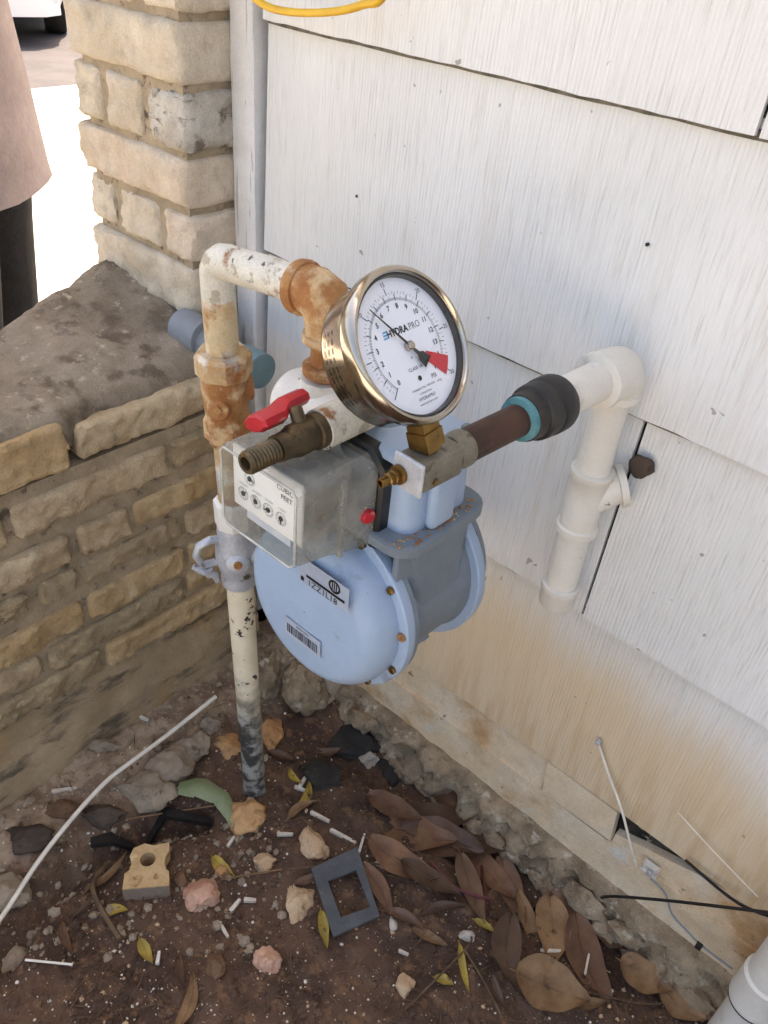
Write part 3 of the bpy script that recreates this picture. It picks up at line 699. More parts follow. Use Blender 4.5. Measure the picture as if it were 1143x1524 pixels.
text(bm, '00418 2276', .0036, (.4365, CY-.0003, .3655), (1, 0, 0), (0, 0, 1)); part('barcode', bm, MT['ink'], bl, 0)

# ------------------------------------------------------------------ supply riser
B0 = V(.252, -.251, -.19); T0 = V(.2535, -.285, .657)
def rz(z): return B0+(T0-B0)*((z-B0.z)/(T0.z-B0.z))
RAX = (T0-B0).normalized()
def on_riser(bm, segs, n=32, ph=0):     # segs of (z, r)
    lathe(bm, rz(segs[0][0]), RAX, [((z-segs[0][0])/RAX.z, r) for z, r in segs], n, ph=ph)
supply = thing('supply_pipe', rz(-.17), 'cream and black flaking gas supply pipe rising out of the soil', 'pipe')
bm = new(); on_riser(bm, [(-.20, .0175), (-.155, .0175), (-.152, .0162), (-.125, .0160), (-.122, .0168), (-.115, .0168), (-.112, .0160), (.272, .0160)]); part('pipe', bm, MT['supply'], supply, 40)
stop = thing('shutoff_valve', rz(.27), 'aluminium lock-wing shutoff valve on the supply pipe beside the meter', 'valve')
bm = new(); on_riser(bm, [(.262, .017), (.264, .0205), (.274, .0215), (.278, .020), (.290, .023), (.305, .0255), (.322, .0245), (.338, .021), (.344, .0215), (.352, .0205), (.354, .017)], 28); part('body', bm, MT['alu'], stop, 50)
PC = rz(.310); CD = (CAMP-PC); CD.z = 0; CD.normalize(); RT = V(-CD.y, CD.x, 0)   # RT: to the viewer's right
bm = new(); lathe(bm, PC+CD*.018, CD+V(0, 0, .25), [(0, .0145), (.008, .0135), (.010, .011), (.010, 0)], 24, cap=False); bo = part('plug_boss', bm, MT['alu'], stop, 40)
bm = new(); lathe(bm, PC+CD*.027+V(0, 0, .0025), CD+V(0, 0, .25), [(0, .0050), (.0025, .0048), (.0030, .003), (.0015, .0022), (.0015, 0)], 14, cap=False); part('plug_bolt', bm, MT['rust'], bo, 40)
bm = new(); lathe(bm, PC, RT+CD*.2, [(0, .018), (.026, .0165), (.028, .0195), (.034, .0195), (.035, .017), (.046, .0165)], 26); part('outlet_collar', bm, MT['alu'], stop, 40)
bm = new(); lathe(bm, PC+(RT+CD*.2).normalized()*.036, RT+CD*.2, [(0, .0195), (.003, .020), (.006, .0195)], 26); part('rubber_ring', bm, MT['black'], stop, 40)
wc = PC-RT*.030+CD*.012+V(0, 0, .006); bm = new()      # looped lock wing
tube(bm, [PC-RT*.012+V(0, 0, .020), wc+V(0, 0, .022), wc-RT*.012+V(0, 0, .014), wc-RT*.016, wc-RT*.010+V(0, 0, -.014), PC-RT*.014+V(0, 0, -.012)], [.005, .005, .0048, .0045, .0045, .005], 10); part('lock_wing', bm, MT['alu'], stop, 50)
bm = new(); tube(bm, [wc-RT*.020+V(0, 0, -.016), wc-RT*.012+V(0, 0, -.022), wc+RT*.004+V(0, 0, -.030), wc+RT*.006+V(0, 0, -.040)], [.0035, .0050, .0050, .003], 10)
tube(bm, [wc-RT*.004+V(0, 0, -.020), wc-RT*.002+V(0, 0, -.030)], [.006, .005], 8); part('wing_tag', bm, MT['alu'], stop, 50)
riser = thing('inlet_riser', rz(.355), 'rust stained riser with hex union looping over into the meter inlet', 'pipe')
bm = new(); on_riser(bm, [(.350, .0185), (.354, .0225), (.385, .0225), (.389, .019)], 8); part('lower_nut', bm, MT['white'], riser, 25)
bm = new(); on_riser(bm, [(.385, .0165), (.475, .0165)]); part('lower_nipple', bm, MT['riserpaint'], riser)
bm = new(); on_riser(bm, [(.460, .0185), (.464, .0205), (.471, .0205), (.472, .0250), (.492, .0250), (.496, .022)], 8, .3); part('union_nut', bm, MT['rust'], riser, 25)
bm = new(); on_riser(bm, [(.490, .0205), (.498, .0218), (.510, .0225), (.525, .0240), (.534, .0240), (.544, .0218)], 32)
un = part('union_body', bm, MT['rust'], riser, 50)
bm = new(); q = rz(.512); dd = CD-RT*.35+V(0, 0, .1); lathe(bm, q+dd.normalized()*.016, dd, [(0, .0125), (.008, .0120), (.010, .0105), (.0105, 0)], 24, cap=False); lathe(bm, q+dd.normalized()*.024, dd, [(0, .0062), (.0045, .0055), (.0048, 0)], 4, cap=False); part('side_plug', bm, MT['rust'], un, 40)
bm = new(); lathe(bm, rz(.526), RT*1.0-CD*.2, [(0, .019), (.016, .0175), (.026, .014), (.028, 0)], 26, cap=False); part('side_bulge', bm, MT['rust'], un, 50)
bm = new(); on_riser(bm, [(.541, .0235), (.544, .0280), (.563, .0280), (.567, .0245), (.567, .018)], 8, .2); part('upper_nut', bm, MT['riserpaint'], riser, 25)
bm = new(); tp = [rz(.55), rz(.62)]; H1 = V(.388, -.285, .671)
cr = T0+V(0, 0, .002)
tube(bm, [rz(.55), rz(.60), rz(.641)]+[cr+(rz(.641)-cr)*(1-t)**2+(V(.270, -.285, .6595)-cr)*t*t for t in (.25, .5, .75)]+[V(.270, -.285, .6595), V(.33, -.285, .666)]+[H1], .0158, 26)
part('upper_pipe', bm, MT['rustwhite'], riser, 60)
bm = new(); on_riser(bm, [(.56, .0161), (.562, .0161), (.618, .01605), (.622, .0159)], 26); part('rust_sleeve', bm, MT['riserpaint'], riser, 60)
# rusty elbow and nipple down into the white tee
bm = new(); EC = V(.386, -.285, .672)
lathe(bm, (.362, -.285, .668), (1, 0, .12), [(0, .0185), (.001, .0225), (.007, .0230), (.010, .0215), (.0105, .0190)], 28)
tube(bm, [V(.366, -.285, .6695), V(.380, -.285, .670), V(.391, -.285, .667), V(.3955, -.285, .658), V(.396, -.285, .646), V(.396, -.285, .636)], [.0190, .0205, .0215, .0205, .0185, .0175], 26)
lathe(bm, (.396, -.285, .640), (0, 0, -1), [(0, .017), (.001, .0205), (.007, .0205), (.008, .016)], 28); el = part('elbow', bm, MT['rust'], riser, 50)
bm = new(); tube(bm, [V(.396, -.285, .637), V(.394, -.285, .59)], .0125, 22); lathe(bm, (.395, -.285, .612), (0, 0, -1), [(0, .014), (.0015, .0188), (.009, .0188), (.010, .015)], 26); part('nipple', bm, MT['rust'], riser, 40)
# white tee on the inlet
tee = thing('inlet_tee', (.395, -.285, .5705), 'fat white painted tee on top of the meter inlet', 'pipe fitting')
bm = new(); TA = V(.350, -.287, .564)
lathe(bm, TA, (1, 0, .06), [(0, 0), (.0005, .012), (.003, .020), (.007, .0255), (.012, .0285), (.018, .0290), (.024, .0275), (.040, .0265), (.072, .0265), (.078, .029), (.090, .029), (.093, .025)], 36, cap=False)
tube(bm, [V(.394, -.285, .570), V(.394, -.285, .598)], [.022, .0195], 26); tube(bm, [V(.40, -.285, .58), V(.40, -.285, .568)], .02, 20)
part('body', bm, MT['white'], tee, 50)
bm = new(); tube(bm, [V(.441, -.283, .588), V(.441, -.335, .588)], [.0175, .0170], 26); part('branch_nipple', bm, MT['rustwhite'], tee, 40)
# ball valve with red lever and hose thread
bv = thing('ball_valve', (.441, -.37, .575), 'grimy brass hose valve with a red lever above the index box', 'valve')
VZ = .5885; VX = .441
bm = new(); lathe(bm, (VX, -.330, VZ), (0, -1, 0), [(0, .0150), (.012, .0152), (.013, .0128), (.024, .0136), (.032, .0136), (.040, .0110), (.050, .0110)], 24); part('body', bm, MT['bronze'], bv, 40)
bm = new(); pr = [(0, .0092)]
for k in range(9): pr += [(.001+k*.0032, .0084), (.0026+k*.0032, .0096)]
pr += [(.031, .0082), (.031, .0056), (.020, .0054)]
lathe(bm, (VX, -.379, VZ), (0, -1, 0), pr, 24, cap=False); part('hose_thread', bm, MT['bronze'], bv, 30)
bm = new(); lathe(bm, (VX-.004, -.352, VZ+.010), (-.5, 0, 1), [(0, .006), (.012, .0055), (.014, .004)], 12); part('stem', bm, MT['bronze'], bv, 40)
# lever: bent flat bar in vinyl sleeve
HV = [at(378, 632, 'x', .420), at(408, 617, 'x', .420), at(449, 602, 'x', .420)]
hd = (HV[2]-HV[0]).normalized(); up = V(-.45, 0, .9); sd = hd.cross(up).normalized(); up = sd.cross(hd).normalized(); bm = new(); rr = []
for t, wv, th, lift in ((0, .012, .006, 0), (.002, .0145, .0075, 0), (.022, .0150, .0078, .0005), (.027, .0120, .0075, .003), (.032, .0098, .0070, .005), (.052, .0094, .0066, .006), (.054, .0070, .0050, .006)):
    c0 = HV[0]+hd*t+up*lift; rr.append([c0+sd*wv*math.cos(a)+up*th*math.sin(a)*1.0 for a in [R(22.5+45*k) for k in range(8)]])
loft(bm, rr); lev = part('lever', bm, MT['red'], bv, 40)
bm = new(); text(bm, 'OPEN', .006, HV[0]+hd*.042+up*.0130, hd, -sd if False else sd); part('lever_lettering', bm, MT['label'], lev, 0)

# ------------------------------------------------------------------ test bar, pressure gauge
P0 = V(.5325, -.335, .5925); P1 = V(.547, -.062, .590); PD = (P1-P0).normalized()
bar = thing('test_manifold', P0+V(0, .03, -.018), 'weathered square metal test block with brass hose barb under the gauge', 'manifold')
ux = PD.cross(V(0, 0, 1)).normalized(); uz = ux.cross(PD)
MB = Matrix((ux, PD, uz)).transposed().to_4x4(); MB.translation = P0
bm = new(); box(bm, (-.0135, .004, -.0130), (.0135, .050, .0130), .003, 2, MB); blk = part('block', bm, MT['barblock'], bar, 35)
bm = new(); box(bm, (-.0148, 0, -.0145), (.0148, .0045, .0145), .0015, 1, MB); part('end_plate', bm, MT['alu'], bar, 35)
bm = new(); lathe(bm, P0+PD*.049, PD, [(0, .0135), (.008, .0155), (.014, .0155), (.016, .0142)], 24); part('collar', bm, MT['barblock'], bar, 40)
bm = new(); lathe(bm, P0+V(-.006, 0, -.002), -PD, [(0, .0078), (.003, .0078), (.0035, .0052), (.008, .0060), (.0085, .0045), (.013, .0052), (.0135, .0040), (.020, .0038), (.0203, .0023), (.014, .0022)], 20, cap=False); part('hose_barb', bm, MT['brass'], bar, 30)
for sx, sz in ((.010, -.012),): bm = new(); lathe(bm, MB @ V(.0137, .018, -.006), ux, [(-.001, .003), (.0015, .0028), (.0015, 0)], 10, cap=False); part('set_screw', bm, MT['brass'], bar, 40)
# gauge
PHI = R(36); GN = V(math.cos(PHI), 0.02, math.sin(PHI)).normalized(); GU = V(-math.sin(PHI), 0, math.cos(PHI)); GR = (GU.cross(GN)).normalized(); GU = GN.cross(GR)
G0 = at(606, 516, 'y', -.316); GRAD = .0575
gauge = thing('pressure_gauge', G0-GU*.075-GN*.02, 'large round steel pressure gauge with white dial and red arc', 'pressure gauge')
def gl(t, r): return (t, r)
bm = new(); lathe(bm, G0-GN*.036, GN, [(0, .0), (0, .047), (.003, .0505), (.006, .0518), (.028, .0518), (.029, .0528), (.030, .0552), (.032, .0562), (.040, .0565), (.043, .0556), (.0445, .0540), (.0445, .0520), (.0425, .0508), (.036, .0500)], 96, cap=False)
case = part('case', bm, MT['steel'], gauge, 35)
bm = new(); lathe(bm, G0+GN*.0002, GN, [(0, .0500), (.0045, .0506), (.0052, .0500), (.0052, .0492), (.0003, .0488)], 96, cap=False); part('inner_ring', bm, MT['black'], gauge, 35)
bm = new(); lathe(bm, G0, GN, [(0, 0), (0, .0492)], 96, cap=False); face = part('dial', bm, MT['dial'], gauge, 0)
def dp(r, ang, h=.0003): return G0+GN*h+GR*(r*math.cos(ang))+GU*(r*math.sin(ang))
def psi(v): return R(225-270*v/15)
def tick(bm, v, r0, r1, wd):
    a = psi(v); d = GR*math.cos(a)+GU*math.sin(a); s = GN.cross(d)
    quad(bm, G0+GN*.0003, d, s, r0, r1, -wd, wd)
bm = new()
for k in range(151): tick(bm, k/10, .0330, .0350 if k % 5 else (.0362 if k % 10 else .0375), .00016 if k % 10 else .00034)
for k in range(16):
    a = psi(k); text(bm, str(k), .0052, dp(.0290, a), GR, GU, 1, .00012)
kk = 0
while kk <= 30.5: 
    tick(bm, kk*15/30.54, .0375, .0390 if kk % 1 else (.0398 if kk % 5 else .0425), .00015 if kk % 5 else .00032); kk += .5
for v in (5, 10, 15, 20, 25, 30): text(bm, str(v), .0046, dp(.0449, psi(v*15/30.54)), GR, GU)
text(bm, 'PSI', .0046, G0+GN*.0003+GR*.0150-GU*.0260, GR, GU); text(bm, 'CLASS 1A', .0036, G0+GN*.0003-GU*.0160, GR, GU)
text(bm, '+', .004, G0+GN*.0003-GU*.0085, GR, GU)
for i, (s, sz) in enumerate((('STAINLESS STEEL TUBE AND', .0020), ('CONNECTION', .0020), ('HYDRAPRO', .0034), ('www.hydrapro.com', .0024))): text(bm, s, sz, G0+GN*.0003-GU*(.0305+.0036*i)+GR*.001, GR, GU)
lathe(bm, G0+GN*.0002-GU*.0235+GR*.0005, GN, [(0, 0), (.0002, .0019)], 16, cap=False)
part('dial_print', bm, MT['ink'], face, 0)
bm = new(); text(bm, 'HYDRA', .0070, G0+GN*.0003+GU*.0122-GR*.0040, GR, GU, .92, .00025); part('brand_lettering', bm, MT['ink'], face, 0)
bm = new(); text(bm, 'PRO', .0070, G0+GN*.0003+GU*.0122+GR*.0142, GR, GU, .9); part('thin_lettering', bm, MT['greyink'], face, 0)
bm = new(); text(bm, 'inHg', .0028, G0+GN*.0003+GR*.0185-GU*.0305, GR, GU); part('unit_lettering', bm, MT['greyink'], face, 0)
bm = new()
for k in range(3): quad(bm, G0+GN*.0003+GU*(.0098+.0021*k)-GR*.0168, GR, GU, -.0022+.0004*k, .0018+.0004*k, 0, .0012)
part('brand_mark', bm, MT['blueink'], face, 0)
bm = new(); a0, a1 = psi(13.9), psi(15.1)
for k in range(12):
    u0 = a0+(a1-a0)*k/12; u1 = a0+(a1-a0)*(k+1)/12
    bm.faces.new([bm.verts.new(dp(r, a, .0005)) for r, a in ((.0175, u0), (.0400, u0), (.0400, u1), (.0175, u1))])
part('red_arc', bm, MT['redink'], face, 0)
bm = new(); a = psi(5.45); d = GR*math.cos(a)+GU*math.sin(a); s = GN.cross(d); q = [(.0405, .0002), (.0, .0010), (-.004, .0012), (-.009, .0016), (-.0115, .0040), (-.0190, .0052)]
pg = [G0+GN*.0028+d*x+s*y for x, y in q]+[G0+GN*.0028+d*x-s*y for x, y in q[::-1]]
prism(bm, pg, GN*.0006); part('needle', bm, MT['ink'], gauge, 0)
bm = new(); lathe(bm, G0+GN*.0005, GN, [(0, .0034), (.0040, .0034), (.0050, .0026), (.0052, 0)], 18, cap=False); part('hub', bm, MT['steel'], gauge, 40)
bm = new(); lathe(bm, G0+GN*.0056, GN, [(0, .0508), (.0006, .046), (.0008, 0)], 64, cap=False); part('glass', bm, MT['glass'], gauge, 60)
bm = new(); S0 = G0-GN*.012-GU*.050; S1 = P0+PD*.022+V(.0, 0, .0128)
sd_ = (S1-S0).normalized(); L = (S1-S0).length
lathe(bm, S0, sd_, [(0, .012), (L*.35, .012), (L*.36, .0135), (L*.85, .0135), (L*.86, .009), (L, .009)], 4, ph=R(45)); part('stem', bm, MT['brass'], gauge, 30)
bm = new()
for i in range(3): # engraved caution text round the case
    for k in range(9):
        a = R(172+2.2*i*0)+R(0); th = R(148+7*k); rr_ = .0519
        c0 = G0-GN*(.0275-.0042*i)+(GR*math.cos(th)+GU*math.sin(th))*(rr_+.0002); tt = (-GR*math.sin(th)+GU*math.cos(th))
        quad(bm, c0, tt, GN, -.0022, .0024 if k % 3 else .0012, -.00035, .00035)
part('case_print', bm, MT['rubber'], case, 0)

# ------------------------------------------------------------------ house side pipe
hp = thing('house_pipe', (.545, -.06, .29), 'white painted house gas pipe with elbow, drop leg and capped end', 'pipe')
bm = new(); lathe(bm, P0+PD*.055, PD, [(0, .0140), (.085, .0140)], 24); part('brown_nipple', bm, MT['brownpipe'], hp, 40)
bm = new(); US = P0+PD*.132; lathe(bm, US, PD, [(0, .0145), (.001, .0188), (.006, .0194), (.007, .0165)], 30); part('teal_ring', bm, MT['teal'], hp, 40)
bm = new(); lathe(bm, US+PD*.005, PD, [(0, .017), (.001, .0205), (.013, .0215), (.015, .0242), (.022, .0250), (.030, .0244), (.032, .0258), (.046, .0258), (.050, .0244), (.050, .018)], 36); part('black_union', bm, MT['rubber'], hp, 35)
EB = V(.547, -.058, .590); bm = new(); lathe(bm, US+PD*.045, PD, [(0, .0185), (.09, .0185)], 28); part('white_pipe', bm, MT['white'], hp, 40)
bm = new(); lathe(bm, EB-PD*.030, PD, [(0, .0190), (.001, .0262), (.008, .0268), (.010, .0240)], 30)
tube(bm, [EB-PD*.022, EB-PD*.010, EB+PD*.004+V(0, 0, -.002), EB+PD*.012+V(0, 0, -.012), EB+PD*.013+V(0, 0, -.026)], [.0240, .0255, .0265, .0255, .0235], 28)
DP = EB+PD*.013
lathe(bm, DP+V(0, 0, -.018), (0, 0, -1), [(0, .0235), (.001, .0258), (.008, .0260), (.010, .0195)], 30); part('elbow', bm, MT['white'], hp, 50)
DP = V(DP.x, DP.y, 0); bm = new(); tube(bm, [DP+V(0, 0, .57), DP+V(0, 0, .30)], .0178, 28); part('drop_leg', bm, MT['white'], hp, 40)
bm = new(); lathe(bm, DP+V(0, 0, .478), (0, 0, -1), [(0, .018), (.001, .0228), (.008, .0230), (.010, .0208), (.034, .0205), (.070, .0205), (.072, .0230), (.079, .0230), (.081, .0180)], 30)
tube(bm, [DP+V(0, 0, .437), DP+V(.012, .012, .449), DP+V(.027, .026, .462)], [.0185, .0185, .0185], 24)
lathe(bm, DP+V(.022, .021, .457), (.75, .7, .35), [(0, .0185), (.001, .0225), (.008, .0225), (.009, .018)], 28); part('side_tee', bm, MT['white'], hp, 50)
bm = new(); lathe(bm, DP+V(0, 0, .322), (0, 0, -1), [(0, .018), (.001, .0216), (.008, .0220), (.011, .0204), (.028, .0204), (.031, .0185), (.031, 0)], 30, cap=False); part('end_cap', bm, MT['white'], hp, 40)
bm = new(); lathe(bm, (.584, -.014, .484), (.2, -1, 0), [(0, .013), (.002, .011), (.003, .006)], 24); rough(bm, .004, 80, 3); part('wall_putty', bm, RM['dark'], hp, 180)

# ------------------------------------------------------------------ grey plastic pipework in the corner
gp = thing('grey_plastic_pipe', (.0, -.11, .29), 'grey plastic pipe tee in the corner behind the rusty riser', 'pipe')
bm = new(); tube(bm, [V(-.050, -.105, .425), V(.10, -.105, .425)], .0195, 26); part('pipe', bm, MT['pvc'], gp)
bm = new(); lathe(bm, (-.060, -.105, .428), (1, 0, 0), [(0, .019), (.0005, .0255), (.006, .026), (.052, .026), (.053, .0195)], 30); part('coupling', bm, MT['pvc'], gp)
bm = new(); lathe(bm, (-.0635, -.105, .428), (1, 0, 0), [(0, .0), (0, .0230), (.005, .0240)], 28, cap=False); part('primer_band', bm, MT['pvcteal'], gp)
bm = new(); lathe(bm, (.066, -.105, .425), (1, 0, 0), [(0, .0195), (.001, .0235), (.038, .0235), (.039, .020)], 28); part('end_socket', bm, MT['pvcteal'], gp)
bm = new(); tube(bm, [V(.005, -.105, .425), V(.005, -.105, .20)], .0235, 26); lathe(bm, (.005, -.105, .36), (0, 0, -1), [(0, .024), (.001, .0275), (.035, .0275), (.036, .024)], 28); part('down_leg', bm, MT['pvc'], gp)

# ------------------------------------------------------------------ things lying on the ground
def gp(px, py):
    z = ZG
    for _ in range(5): p = at(px, py, 'z', z); z = gz(p.x, p.y, False)
    return V(p.x, p.y, z)
_rk = {}
def rock(name, px, py, wpx, hpx, col, label, cat='rock', group=None, seed=0, sink=.35, flat=.7, rot=None):
    p = gp(px, py); sc = (p-CAMP).length/_F; rx = wpx*sc/2; ry = hpx*sc/2*1.1
    bm = new(); bmesh.ops.create_icosphere(bm, subdivisions=4 if wpx > 30 else (3 if wpx > 16 else 2), radius=1)
    rn = random.Random(seed); planes = [(V(rn.uniform(-1, 1), rn.uniform(-1, 1), rn.uniform(-.4, 1)).normalized(), rn.uniform(.5, .78)) for _ in range(8)]
    an = 42.5 if rot is None else rot; M = Matrix.Rotation(R(an), 3, 'Z')
    for v in bm.verts:
        q = v.co.copy()
        for pn, pc in planes:
            k_ = q.dot(pn)-pc
            if k_ > 0: q -= pn*k_*.88
        q *= 1+.20*fb(v.co, .9, 2, seed+1)+.16*fb(v.co, 2.6, 4, seed+2)+.05*fb(v.co, 9, 3, seed+3)
        v.co = M @ V(q.x*rx, q.y*ry, q.z*min(rx, ry)*flat)
        v.co += p+V(0, 0, min(rx, ry)*flat*(.75-sink))
    return solo(name, bm, RM[col] if isinstance(col, str) else col, label, cat, group, 50)
rocks = [(295, 1336, 52, 46, 'pink', 'pinkish broken stone near the cored brick fragment', 'stone'), (397, 1434, 40, 36, 'pink', 'small pink stone standing alone on bare soil', 'stone'),
 (442, 1345, 40, 56, 'pale', 'pale smooth oblong stone beside the grey rubber gasket', 'stone'), (468, 1262, 46, 44, 'pale', 'tan jagged stone above the grey rubber gasket', 'stone'),
 (546, 1131, 34, 34, 'white', 'white chalky stone on the black rubble', 'stone'), (362, 1218, 62, 46, 'orange', 'orange crumbling stone by the tip of the green leaf', 'stone'),
 (392, 1284, 32, 28, 'pale', 'small cream pebble between green leaf and rubber gasket', 'pebble'), (406, 1096, 34, 50, 'orange', 'orange rounded stone behind the supply pipe', 'stone'),
 (338, 1112, 42, 40, 'orange', 'orange stone in front of the supply pipe foot', 'stone'), (319, 1436, 34, 34, 'brown', 'brown round clod left of the lone pink stone', 'clod'),
 (270, 1310, 22, 22, 'brown', 'small brown ball beside the cored brick', 'pebble'), (602, 1470, 26, 30, 'pale', 'pale pebble on bare soil below the rubber gasket', 'pebble'),
 (585, 1376, 16, 18, 'white', 'tiny white pebble right of the rubber gasket', 'pebble'), (372, 1196, 16, 24, 'pale', 'cream chip standing at the supply pipe foot', 'stone chip'),
 (330, 1296, 24, 20, 'orange', 'small orange pebble under the green leaf tip', 'pebble'), (695, 1395, 26, 18, 'white', 'grey white flake among the leaf litter', 'pebble')]
for i, (x, y, a, b, c_, lb_, ct) in enumerate(rocks): rock('stone' if ct != 'pebble' else 'pebble', x, y, a, b, c_, lb_, ct, seed=i*3+1)
# mortar lumps fallen along the low wall
lumps = [(216, 1176, 82, 60, 'grey', 'biggest pale mortar lump beside the white cable', 11), (252, 1140, 74, 62, 'grey', 'pale mortar lump behind the green leaf', 12), (150, 1112, 50, 26, 'grey', 'flat mortar lump at the wall foot', 13),
         (286, 1112, 50, 40, 'grey', 'mortar lump between cable end and supply pipe', 14), (318, 1080, 36, 28, 'grey', 'small mortar lump near the cable end', 15), (40, 1250, 70, 36, 'dark', 'earthy clod under the white cable by the wall', 16),
         (14, 1330, 60, 46, 'grey', 'crumbly mortar clod left of the white cable', 17), (92, 1205, 50, 26, 'brown', 'brown clod between wall and cable', 18), (150, 1215, 64, 34, 'dark', 'dark earth clod right of the cable', 19), (18, 1440, 60, 44, 'grey', 'grey clod at the low end of the cable', 20)]
for x, y, a, b, c_, lb_, sd in lumps: rock('mortar_lump', x, y, a, b, c_, lb_, 'mortar lump', 'mortar lumps along the wall', sd, .45, .75)
# rubble in the corner behind the supply pipe
for i, (x, y, a, b, z, c_, lb_) in enumerate(((425, 985, 62, 62, -.09, 'grey', 'mottled concrete lump in the corner behind the supply pipe'), (455, 1022, 60, 56, -.12, 'grey', 'lower mottled concrete lump under the meter'), (402, 1010, 50, 70, -.12, 'white', 'pale concrete lump right beside the supply pipe'))):
    p = at(x, y, 'y', -.06-.02*i); sc = (p-CAMP).length/_F; bm = new(); bmesh.ops.create_icosphere(bm, subdivisions=4, radius=1)
    for v in bm.verts:
        d = 1+.30*fb(v.co, 1.2, 3, i+30)+.16*fb(v.co, 4, 4, i+40); v.co = V(v.co.x*d*a*sc*.55, v.co.y*d*.035, v.co.z*d*b*sc*.75)+p
    bm.verts.ensure_lookup_table(); zb = min(v.co.z for v in bm.verts)
    for v in bm.verts:
        if v.co.z < p.z: v.co.z = p.z-(p.z-v.co.z)*max(1, (p.z+.18)/(p.z-zb))
    solo('concrete_lump', bm, MT['mortar_rock'] if c_ != 'dark' else RM['dark'], lb_, 'concrete lump', 'concrete rubble in the corner', 50)
p = at(492, 1015, 'y', -.035); bm = new(); box(bm, (p.x-.022, -.062, -.24), (p.x+.020, -.012, -.085), .005, 2); 
for v in bm.verts: v.co += V(n3(v.co, 30, 1), n3(v.co, 30, 2), n3(v.co, 30, 3))*.004
solo('concrete_block', bm, mat('pale_block', (206, 190, 170), (186, 170, 150), 30, .95, 0, .6, 90, .004, [((140, 122, 104), 40, .58, .7)]), 'pale upright block under the meter in the corner', 'block')
# black rubble and pieces of slate
for x, y, a, b, lb_, sd in ((520, 1098, 90, 60, 'biggest black tarry lump under the meter', 1), (484, 1160, 66, 56, 'black tarry lump beside the wood chips', 2), (588, 1150, 60, 46, 'black lump right of the white chalky stone', 3), (548, 1078, 50, 34, 'small black lump against the rubble footing', 4)):
    rock('tar_lump', x, y, a, b, MT['char'], lb_, 'tar lump', 'black tarry lumps under the meter', sd+50, .45, .42)
for pts, wd, lb_ in ((((215, 1240), (250, 1236), (315, 1230)), .010, 'dark flat strip lying above the cored brick'), (((136, 1258), (165, 1243), (196, 1240)), .011, 'short dark strip near the white cable')):
    bm = new(); pp = [gp(*q)+V(0, 0, .012) for q in pts]; t = (pp[-1]-pp[0]).normalized(); s = V(-t.y, t.x, 0)
    loft(bm, [[q-s*wd*k+V(0, 0, -.004), q+s*wd*k+V(0, 0, -.004), q+s*wd*k*.9+V(0, 0, .004), q-s*wd*k*.9+V(0, 0, .005)] for q, k in zip(pp, (.7, 1, .6))]); solo('rubber_strip', bm, MT['rubber'], lb_, 'strip')
# cored brick fragment
pb = [gp(*q) for q in ((185, 1338), (254, 1333))]; bt = (pb[1]-pb[0]).normalized(); bt.z = 0; bt.normalize(); bs_ = V(-bt.y, bt.x, 0); bw = (pb[1]-pb[0]).length
bo = pb[0]*.5+pb[1]*.5+V(0, 0, -.004); HB = .030; bd = .060
brick = thing('cored_brick', bo+bs_*.03, 'broken tan brick fragment with a round core hole', 'brick')
def bpt(u, v, z): return bo+bt*u+bs_*v+V(0, 0, z)
outl = [(-bw*.50, 0), (bw*.50, 0), (bw*.47, .020), (bw*.40, .024), (bw*.36, .032), (bw*.37, .042), (bw*.44, .050), (bw*.43, .063), (bw*.1, .060), (-bw*.12, .064), (-bw*.36, .058), (-bw*.42, .046), (-bw*.36, .036), (-bw*.40, .026), (-bw*.49, .022)]
hole = [(-.001+.0105*math.cos(R(a)), .040+.0105*math.sin(R(a))) for a in range(0, 360, 24)]
def ring_solid(outl, hole, f, z0, z1):
    bm = new(); o0, o1, h0, h1 = [[bm.verts.new(f(u, v, z)) for u, v in L_] for L_, z in ((outl, z0), (outl, z1), (hole, z0), (hole, z1))]
    for a, b in ((o0, o1),):
        for i in range(len(a)): bm.faces.new((a[i], a[(i+1) % len(a)], b[(i+1) % len(a)], b[i]))
    for i in range(len(h0)): bm.faces.new((h0[i], h1[i], h1[(i+1) % len(h0)], h0[(i+1) % len(h0)]))
    for a, b in ((o0, h0), (o1, h1)):
        ed = [bm.edges.get((L_[i], L_[(i+1) % len(L_)])) for L_ in (a, b) for i in range(len(L_))]
        bmesh.ops.triangle_fill(bm, use_beauty=True, edges=[e for e in ed if e])
    return bm
bm = ring_solid(outl, hole, bpt, -.004, HB); part('brick_body', bm, MT['brick'], brick, 25)
bm = new(); box(bm, (0, 0, 0), (1, 1, 1))
for v in bm.verts: v.co = bpt((v.co.x-.5)*bw*1.0, -.0012+v.co.y*.0008, -.004+v.co.z*(HB+.003))
part('weathered_face', bm, MT['brickgrey'], brick, 0)
# grey rubber gasket
fc = [gp(*q)+V(0, 0, .014) for q in ((463, 1300), (530, 1273), (563, 1375), (495, 1407))]; fi = [gp(*q)+V(0, 0, .014) for q in ((487, 1320), (529, 1305), (549, 1362), (506, 1378))]
zf = sum(p.z for p in fc)/4
bm = new(); tops = [[bm.verts.new(V(p.x, p.y, zf+.004*k+dz)) for k, p in enumerate(L_)] for L_ in (fc, fi) for dz in (0, -.004)]
o1, o0, i1, i0 = tops
for i in range(4):
    j = (i+1) % 4
    bm.faces.new((o1[i], o1[j], i1[j], i1[i])); bm.faces.new((o0[i], i0[i], i0[j], o0[j])); bm.faces.new((o1[i], o0[i], o0[j], o1[j])); bm.faces.new((i1[i], i1[j], i0[j], i0[i]))
solo('rubber_gasket', bm, MT['slate'], 'flat grey rectangular rubber gasket lying on the soil', 'gasket')
